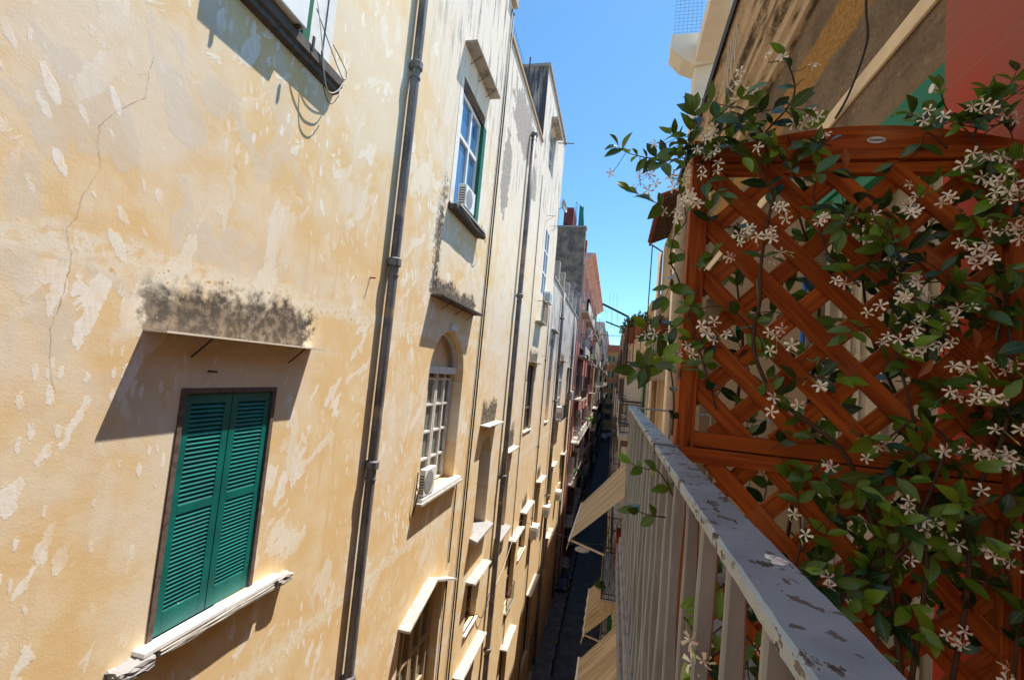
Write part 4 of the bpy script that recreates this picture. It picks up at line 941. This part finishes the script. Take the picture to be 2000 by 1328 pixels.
def top_z(x): t = (x-.24)/(1.02-.24); return 0.705+.062*math.sin(math.pi*max(0, min(1, t))) if x > .24 else .705
def bot_z(x): return .672
for i in range(n+1):
    x = x0+(x1-x0)*i/n
    for (yy, z) in ((TY-.026, bot_z(x)), (TY-.026, top_z(x)), (TY+.022, top_z(x)), (TY+.022, bot_z(x))): vs.append((x, yy, z)); gs.append((x, z*1.0+7, yy))
mb.add(vs, [(i*4+k, i*4+(k+1) % 4, (i+1)*4+(k+1) % 4, (i+1)*4+k) for i in range(n) for k in range(4)]+[(0,1,2,3),(n*4+3,n*4+2,n*4+1,n*4)], gs); tb(mb, "top_rail")
XI0, XI1 = XL+.048, XR-.04
tb(MB().bar((XI0, TY+.004, .655), (XI1, TY+.004, .655), .03, .03, (0, 1, 0)), "rail")
tb(MB().bar((XI0, TY, -.135), (XI1, TY, -.135), .04, .044, (0, 1, 0)), "rail"); tb(MB().bar((XI0-.05, TY-.002, -.179), (XI1, TY-.002, -.179), .04, .05, (0, 1, 0)), "rail")
tb(MB().bar((XI0, TY, -1.09), (XI1, TY, -1.09), .05, .044, (0, 1, 0)), "rail")
def lattice(z0, z1, ph):
    mb = MB(); ang = R(45); W_ = .047; sp = .158
    for layer, sg, yy in ((0, -1, TY-.0085), (1, 1, TY+.0045)):
        k = -12
        while k < 14:
            c0 = z0+ph[layer]+k*sp; k += 1        # line z = c0 + sg*tan(ang)*(x-XI0)
            m = sg*math.tan(ang); pts = []
            xa, xb = XI0-.0, XI1; za, zb = c0, c0+m*(xb-xa)
            lo, hi = z0, z1
            def cl(t0, t1, a, b):
                if abs(b-a) < 1e-9: return t0, t1
                ta, tb_ = (lo-a)/(b-a), (hi-a)/(b-a)
                if ta > tb_: ta, tb_ = tb_, ta
                return max(t0, ta), min(t1, tb_)
            t0, t1 = cl(0, 1, za, zb)
            if t1-t0 < .02: continue
            A = (xa+(xb-xa)*t0, yy, za+(zb-za)*t0); B = (xa+(xb-xa)*t1, yy, za+(zb-za)*t1)
            d = (Vector(B)-Vector(A)).normalized()*.012; mb.bar(Vector(A)-d, Vector(B)+d, W_, .0115, (0, 1, 0))
    return tb(mb, "lattice", bevel=.001)
lattice(-.115, .66, (.127, .097)); lattice(-1.065, -.20, (.13, .08))
pl = MB(); n = 28; bx, bz = .650, .723
vs = [(bx+.022*math.cos(2*math.pi*k/n), yy, bz+.0095*math.sin(2*math.pi*k/n)) for yy in (TY-.0262, TY-.028) for k in range(n)]
pl.add(vs, [tuple(range(n)), tuple(range(n, 2*n))]+[(k, (k+1) % n, n+(k+1) % n, n+k) for k in range(n)]); pl.v = [tuple(Vector(v)+tp) for v in pl.v]
badge = pl.build("badge", dirty("silver_badge", (.55, .54, .52), (.45, .44, .42), 40, .35, .3), trel)
cu = bpy.data.curves.new("lettering", 'FONT'); cu.body = "Outsunny"; cu.size = .0085; cu.align_x = 'CENTER'; cu.align_y = 'CENTER'; cu.extrude = .0002; cu.offset = .00025
to = bpy.data.objects.new("tmp", cu); col.objects.link(to); bpy.context.view_layer.update()
me = bpy.data.meshes.new_from_object(to); bpy.data.objects.remove(to); me.materials.clear(); me.materials.append(CABLE)
lt = bpy.data.objects.new("lettering", me); col.objects.link(lt); lt.parent = badge; lt.rotation_euler = (R(90), 0, 0); lt.location = Vector((bx, TY-.0283, bz))+tp

# ------------------------------------------------------------------ jasmine
def leaf_mat(name, a, b, tr):
    m = Mat(name, .28, .5); g3 = m.attr("grain"); gx, gy, gz = m.split(g3)
    c = m.mix(gx, a, b); vein = (gy.abs()).sm(.06, .0); c = m.mix(vein*.35, c, tuple(k*2 for k in b)); m.color(c)
    m.bump(m.noise(m.pos, 160, 2), .15, .002); nt = m.nt
    t = nt.nodes.new("ShaderNodeBsdfTranslucent"); nt.links.new(c.k, t.inputs[0]); mx = nt.nodes.new("ShaderNodeMixShader"); mx.inputs[0].default_value = tr
    out = nt.nodes["Material Output"]; nt.links.new(m.bs.outputs[0], mx.inputs[1]); nt.links.new(t.outputs[0], mx.inputs[2]); nt.links.new(mx.outputs[0], out.inputs[0])
    return m.mat
LEAF = leaf_mat("jasmine_leaf", (.009, .04, .012), (.17, .31, .02), .25)
STEM = dirty("jasmine_stem", (.06, .032, .02), (.10, .06, .035), 60, .8, .6)
PETAL = leaf_mat("jasmine_petal", (.88, .83, .68), (.88, .83, .68), .2); BUD = dirty("jasmine_bud", (.42, .52, .14), (.55, .6, .3), 50, .6)
TIE = dirty("green_wire_tie", (.0, .30, .16), (.0, .22, .12), 50, .4)
rv = random.Random(21)
def rvec(): return Vector((rv.gauss(0, 1), rv.gauss(0, 1), rv.gauss(0, 1))).normalized()
def add_leaf(mb, base, d, nrm, L, tone):
    d = d.normalized(); s = d.cross(nrm).normalized(); nrm = s.cross(d).normalized(); W_ = L*rv.uniform(.20, .27)
    st = [(0, 0), (.12, .45), (.32, .93), (.55, 1.0), (.78, .62), (.92, .25), (1, 0)]
    dr = rv.uniform(.05, .35); fold = rv.uniform(.12, .45); vs = []; gs = []; fs = []
    for t, w_ in st:
        c = base+d*(L*t)-nrm*(dr*L*t*t)
        if w_ == 0: vs.append(c); gs.append((tone, 0, 0))
        else:
            for q in (-1, 0, 1): vs.append(c+s*(q*W_*w_)+nrm*(abs(q)*W_*w_*fold)); gs.append((tone, q, 0))
    fs = [(0, 1, 2), (0, 2, 3)]
    for i in range(4):
        a = 1+3*i; fs += [(a, a+3, a+4, a+1), (a+1, a+4, a+5, a+2)]
    fs += [(13, 16, 14), (14, 16, 15)]; mb.add(vs, fs, gs)
def add_flower(mb, c, axis, r):
    axis = axis.normalized(); a = axis.orthogonal().normalized(); b = axis.cross(a); ph = rv.random()*6
    for k in range(5):
        q = ph+k*2*math.pi/5; u = a*math.cos(q)+b*math.sin(q); v = axis.cross(u)
        vs = [c+v*r*.03, c+u*r*.42+v*r*.15+axis*r*.12, c+u*r*.92+v*r*.42+axis*r*.02, c+u*r*1.04+v*r*.05-axis*r*.10, c+u*r*.5-v*r*.10+axis*r*.06]
        mb.add(vs, [(0, 1, 4), (1, 2, 3, 4)], [(.5, .5, 0)]*5)
    return c-axis*r*1.0
jas = {}
def vine_thing(name, label): 
    t = thing(name, label, "climbing plant", (0, 0, 0), None); return dict(root=t, leaf=MB(), stem=MB(), bud=MB())
VL = vine_thing("jasmine_vine", "white flowering jasmine climbing the left post and reaching into the sky")
VR = vine_thing("jasmine_vine", "dense white flowering jasmine covering the right half of the trellis")
VB = vine_thing("jasmine_vine", "shaded jasmine branches behind the lattice openings")
def vof(px): return VL if px < 1640 else VR
def spline(pts, k=5):
    out = []
    for i in range(len(pts)-1):
        p0 = pts[max(i-1, 0)]; p1 = pts[i]; p2 = pts[i+1]; p3 = pts[min(i+2, len(pts)-1)]
        for j in range(k):
            t = j/k; out.append(.5*((2*p1)+(p2-p0)*t+(2*p0-5*p1+4*p2-p3)*t*t+(3*p1-p0-3*p2+p3)*t**3))
    return out+[pts[-1]]
def twig(V, pts, r0, r1, leaves=True, gap=.045, L=(.05, .075), start=0.):
    P = spline(pts); n = len(P)
    V['stem'].tube(P, [r0+(r1-r0)*i/(n-1) for i in range(n)], 6)
    if not leaves: return
    acc = 0; tot = sum((P[i+1]-P[i]).length for i in range(n-1)); run = 0
    for i in range(n-1):
        sgm = P[i+1]-P[i]; acc += sgm.length; run += sgm.length
        if acc >= gap and run > start*tot:
            acc = 0; t = sgm.normalized(); side = t.cross(rvec()).normalized(); tone = min(1, max(0, rv.gauss(.22, .26)+.55*(run/tot-.5)))
            for q in (-1, 1):
                d = (t*rv.uniform(.2, .9)+side*q+Vector((0, -.25, .1))).normalized(); nn = (Vector((rv.uniform(-.6, .6), -1, rv.uniform(.0, 1.0))))
                add_leaf(V['leaf'], P[i], d, nn, rv.uniform(*L)*rv.choice((.7, .9, 1, 1, 1.2)), tone)
    t = (P[-1]-P[-3]).normalized()
    for q in range(2): add_leaf(V['leaf'], P[-1], (t+rvec()*.45), Vector((rv.uniform(-.4, .4), -1, rv.uniform(0, .8))), rv.uniform(*L)*.9, min(1, max(0, rv.gauss(.55, .25))))
FY = 1.335
def path(px, Y=FY, j=.02): return [at(x, y, Y+rv.uniform(-j, j)) for x, y in px]
mains = [
 ([(1760, 1328), (1740, 1150), (1700, 1010), (1672, 930), (1640, 875), (1580, 825), (1515, 775), (1478, 705), (1472, 650), (1484, 590), (1486, 520), (1498, 440), (1512, 385)], .007, .004, .11),
 ([(1512, 385), (1484, 320), (1492, 265), (1535, 215), (1552, 180), (1545, 140), (1528, 110)], .004, .0018, .035),
 ([(1500, 330), (1490, 262), (1460, 240), (1425, 245), (1395, 268), (1370, 285)], .0035, .002, .05),
 ([(1400, 318), (1370, 290), (1335, 292), (1300, 303), (1270, 309), (1240, 303), (1222, 297), (1208, 288)], .0028, .0009, .014),
 ([(1335, 292), (1325, 275), (1310, 262)], .0015, .001, .018),
 ([(1312, 850), (1316, 790), (1312, 735), (1300, 690), (1285, 660), (1262, 640)], .003, .001, .035),
 ([(1365, 560), (1345, 610), (1320, 640), (1290, 650), (1268, 690)], .002, .001, .04),
 ([(1400, 800), (1330, 560), (1310, 510), (1318, 460), (1340, 430), (1330, 380)], .0025, .0015, .05),
 ([(1472, 650), (1430, 605), (1380, 600), (1340, 622)], .0025, .001, .05),
 ([(1640, 1328), (1650, 1250), (1640, 1180), (1680, 1130), (1760, 1080), (1800, 1000), (1840, 900), (1850, 860), (1790, 820), (1720, 870)], .006, .003, .10),
 ([(1780, 1328), (1810, 1100), (1780, 980), (1790, 860), (1770, 760), (1740, 640), (1760, 540), (1740, 450)], .006, .002, .07),
 ([(1860, 1328), (1890, 1150), (1900, 980), (1960, 850), (1975, 700), (1960, 560), (1930, 460), (1950, 350), (1900, 270), (1850, 215), (1835, 170)], .006, .0015, .06),
 ([(1900, 270), (1930, 200), (1960, 190), (1985, 140)], .003, .001, .04),
 ([(1850, 290), (1810, 260), (1790, 300), (1745, 320)], .003, .001, .06),
 ([(1706, 990), (1760, 1000), (1810, 1010), (1850, 1020), (1895, 1050)], .003, .0012, .06),
 ([(1680, 560), (1620, 500), (1600, 440), (1590, 380), (1600, 330)], .003, .0015, .07),
 ([(1480, 1328), (1520, 1180), (1560, 1080), (1560, 980), (1545, 930)], .004, .0015, .05),
 ([(1560, 1080), (1600, 1030), (1640, 990)], .003, .001, .04),
 ([(1980, 1328), (1985, 1200), (1960, 1080), (1990, 1000)], .004, .002, .05),
 ([(1700, 1328), (1720, 1210), (1740, 1150)], .004, .002, .04),
]
for px, a, b, gap in mains: twig(vof(sum(p[0] for p in px)/len(px)), path(px), a, b, True, gap*1.6, (.040, .064))
# low sprigs poking out through the railing
for px, Y in (([(1330, 1000), (1290, 925), (1260, 915), (1232, 905)], 1.15), ([(1300, 1010), (1265, 1005), (1240, 995)], 1.1), ([(1420, 1260), (1370, 1300), (1345, 1328)], .75),
              ([(1440, 1130), (1400, 1150), (1375, 1170)], .8), ([(1500, 1290), (1430, 1220), (1390, 1240)], .8)):
    twig(VL, path(px, Y, .01), .002, .0008, True, .03, (.035, .05))
dens = [(1775, 570, 110, 190, 42), (1915, 270, 95, 90, 24), (1960, 420, 55, 130, 20), (1850, 950, 150, 130, 26), (1660, 1090, 140, 180, 26), (1470, 255, 110, 55, 22), (1345, 330, 35, 100, 12), (1590, 890, 90, 110, 14),
        (1780, 1220, 230, 120, 24), (1950, 720, 60, 190, 22), (1560, 300, 70, 60, 9), (1560, 720, 60, 70, 7), (1420, 470, 60, 60, 5), (1700, 380, 120, 60, 9), (1390, 650, 45, 60, 5), (1310, 480, 15, 80, 4), (1300, 700, 25, 50, 4), (1830, 1100, 160, 120, 14)]
for cx, cy, rx, ry, n in dens:
    for _ in range(int(n*.5)):
        a = rv.random()*6.28; q = rv.random()**.5; x = cx+math.cos(a)*q*rx; y = cy+math.sin(a)*q*ry
        p0 = at(x, y, FY+rv.uniform(-.05, .05)); d = Vector((rv.uniform(-1, 1), rv.uniform(-.9, .3), rv.uniform(-.5, 1))).normalized(); L = rv.uniform(.05, .13)
        pts = [p0, p0+d*L*.5+rvec()*.008, p0+d*L+Vector((0, 0, -.01))]
        twig(vof(x), pts, .0016, .0008, True, .03, (.038, .068))
for _ in range(120):                                        # behind the lattice
    x = rv.uniform(1390, 1990); y = rv.uniform(330, 1300); p0 = at(x, y, 1.50+rv.uniform(-.04, .12)); d = Vector((rv.uniform(-1, 1), 0, rv.uniform(-.3, 1))).normalized(); L = rv.uniform(.08, .22)
    twig(VB, [p0, p0+d*L*.5+rvec()*.02, p0+d*L], .002, .001, True, .04, (.05, .075))
for px in ([(1500, 1300), (1560, 900), (1600, 600), (1560, 420)], [(1850, 1300), (1800, 900), (1700, 650), (1680, 430)], [(1420, 900), (1450, 700), (1440, 560)]):
    twig(VB, path(px, 1.5), .006, .003, True, .09)
CLU = [(1193, 338, 1), (1262, 345, 3), (1247, 361, 2), (1278, 281, 1), (1514, 119, 2), (1590, 126, 1), (1438, 158, 2), (1446, 173, 2), (1561, 234, 3), (1577, 240, 2), (1399, 259, 3), (1412, 270, 3), (1375, 302, 2), (1390, 305, 3), (1383, 335, 3),
 (1325, 352, 5), (1340, 395, 4), (1352, 402, 3), (1320, 412, 3), (1470, 458, 6), (1485, 466, 4), (1525, 412, 3), (1410, 514, 2), (1532, 498, 2), (1376, 634, 3), (1393, 650, 3), (1340, 688, 2), (1268, 664, 2), (1325, 692, 1), (1480, 288, 1), (1590, 434, 3), (1678, 426, 3),
 (1785, 408, 2), (1814, 385, 2), (1858, 380, 2), (1975, 386, 5), (1972, 434, 4), (1994, 459, 2), (1947, 459, 3), (1893, 472, 2), (1909, 503, 4), (1931, 494, 4), (1770, 541, 4), (1763, 567, 3), (1770, 592, 3), (1827, 582, 4), (1719, 608, 2), (1823, 627, 4), (1855, 617, 2),
 (1893, 609, 3), (1751, 677, 4), (1782, 671, 4), (1678, 693, 1), (1877, 725, 3), (1861, 661, 2), (1874, 772, 3), (1918, 766, 5), (1944, 721, 3), (1988, 725, 2), (1816, 221, 3), (1914, 205, 3), (1956, 225, 3), (1991, 165, 2), (1922, 300, 4), (1944, 326, 5), (1960, 341, 5), (1966, 370, 4),
 (1985, 357, 4), (1982, 300, 3), (1593, 269, 2), (1776, 360, 1), (1792, 405, 2), (1513, 656, 3), (1522, 672, 2), (1586, 750, 2), (1529, 790, 3), (1710, 873, 3), (1692, 895, 1), (1615, 922, 2), (1867, 877, 2), (1917, 883, 3), (1937, 900, 4), (1966, 891, 4),
 (1991, 902, 3), (1968, 848, 2), (1780, 990, 2), (1818, 1023, 4), (1840, 1030, 2), (1902, 1056, 3), (1917, 957, 1), (1978, 1044, 2), (1958, 1085, 2), (1987, 1098, 3), (1780, 1093, 1), (1638, 1145, 2), (1855, 1232, 2), (1855, 1256, 2), (1991, 1316, 2), (1574, 1044, 1), (1332, 1255, 2), (1344, 1273, 2), (1481, 1269, 1), (1551, 1003, 1), (1650, 560, 2)]
PED = {(1193, 338): (1222, 299), (1247, 361): (1250, 306), (1262, 345): (1262, 308), (1278, 281): (1318, 272), (1590, 126): (1545, 140), (1514, 119): (1530, 114), (1561, 234): (1535, 215), (1577, 240): (1535, 218), (1268, 664): (1285, 655), (1332, 1255): (1385, 1200), (1344, 1273): (1385, 1200)}
for x, y, n in CLU:
    V = vof(x); Y = FY-.05+rv.uniform(-.03, .03)
    if (x, y) in ((1332, 1255), (1344, 1273)): Y = .72
    if x < 1300: Y = 1.33
    c = at(x, y, Y); mb = MB(); stem_o = c+Vector((rv.uniform(-.01, .01), .035, .02)); n = max(1, n)
    for k in range(n):
        sp = .011+.0075*n**.5
        p = c+Vector((rv.uniform(-1.4, 1.4), rv.uniform(-.6, .6), rv.uniform(-.9, .9)))*sp*(0 if n == 1 else 1)
        ax = Vector((rv.uniform(-1.1, .9)-.15, -1, rv.uniform(-.8, .9))); tail = add_flower(mb, p, ax, rv.uniform(.013, .018))
        mb.tube([tail, p-ax.normalized()*.002], [.001, .0015], 5)
        V['stem'].tube([stem_o, (stem_o+tail)/2+Vector((0, 0, .004)), tail], [.0007, .0006, .0006], 4)
        if rv.random() < .35:
            q = c+rvec()*.018; V['bud'].tube([stem_o, q, q+rvec()*.003, q+(q-stem_o).normalized()*.014], [.0005, .0008, .0022, .0004], 5)
    if (x, y) in PED:
        a_ = PED[(x, y)]; P_ = spline([at(a_[0], a_[1], FY), (at(a_[0], a_[1], FY)+c)/2+Vector((0, 0, -.006)), stem_o]); V['stem'].tube(P_, .0009, 5)
    mb.build("flower_cluster", PETAL, V['root'])
for V in (VL, VR, VB):
    V['stem'].build("stem", STEM, V['root'], smooth=True); V['leaf'].build("foliage", LEAF, V['root'], smooth=True)
    if V['bud'].v: tag(V['bud'].build("flower_buds", BUD, V['root'], smooth=True), kind="stuff")
dm = MB(); DRY = leaf_mat("dried_leaf", (.22, .085, .03), (.38, .17, .07), .2)
for x, y in ((1399, 330), (1738, 945), (1571, 1080), (1650, 290), (1820, 700), (1900, 640), (1500, 745), (1690, 1180), (1930, 960)):
    add_leaf(dm, at(x, y, 1.31), Vector((rv.uniform(-.5, .5), 0, -1)), Vector((.4, -1, .2)), .055, rv.random())
dm.build("dried_leaves", DRY, VL['root'])
# green wire ties
for (px, lab) in (([(1348, 520), (1358, 517), (1372, 519), (1376, 522)], "green wire tie round the upper left post"), ([(1333, 714), (1350, 714), (1364, 718), (1362, 722), (1335, 720)], "double green wire tie round the lower left post"),
           ([(1436, 643), (1455, 640), (1475, 637), (1485, 655), (1495, 680), (1498, 704)], "long loose green wire tie on the middle stem"), ([(1575, 700), (1588, 705), (1600, 698), (1595, 712)], "small knotted green wire tie right of the middle stem"),
           ([(1945, 665), (1950, 640), (1965, 615), (1990, 620), (1992, 645)], "looped green wire tie at the right end of the trellis"), ([(1825, 795), (1835, 780), (1860, 773), (1875, 775)], "green wire tie below the dense flowers"), ([(1478, 545), (1480, 575), (1482, 585)], "short green wire tie on the upper main stem")):
    tag(MB().tube(spline([at(x, y, 1.345+.01*math.sin(x)) for x, y in px]), .0014, 5).build("wire_tie", TIE), lab, "wire tie")
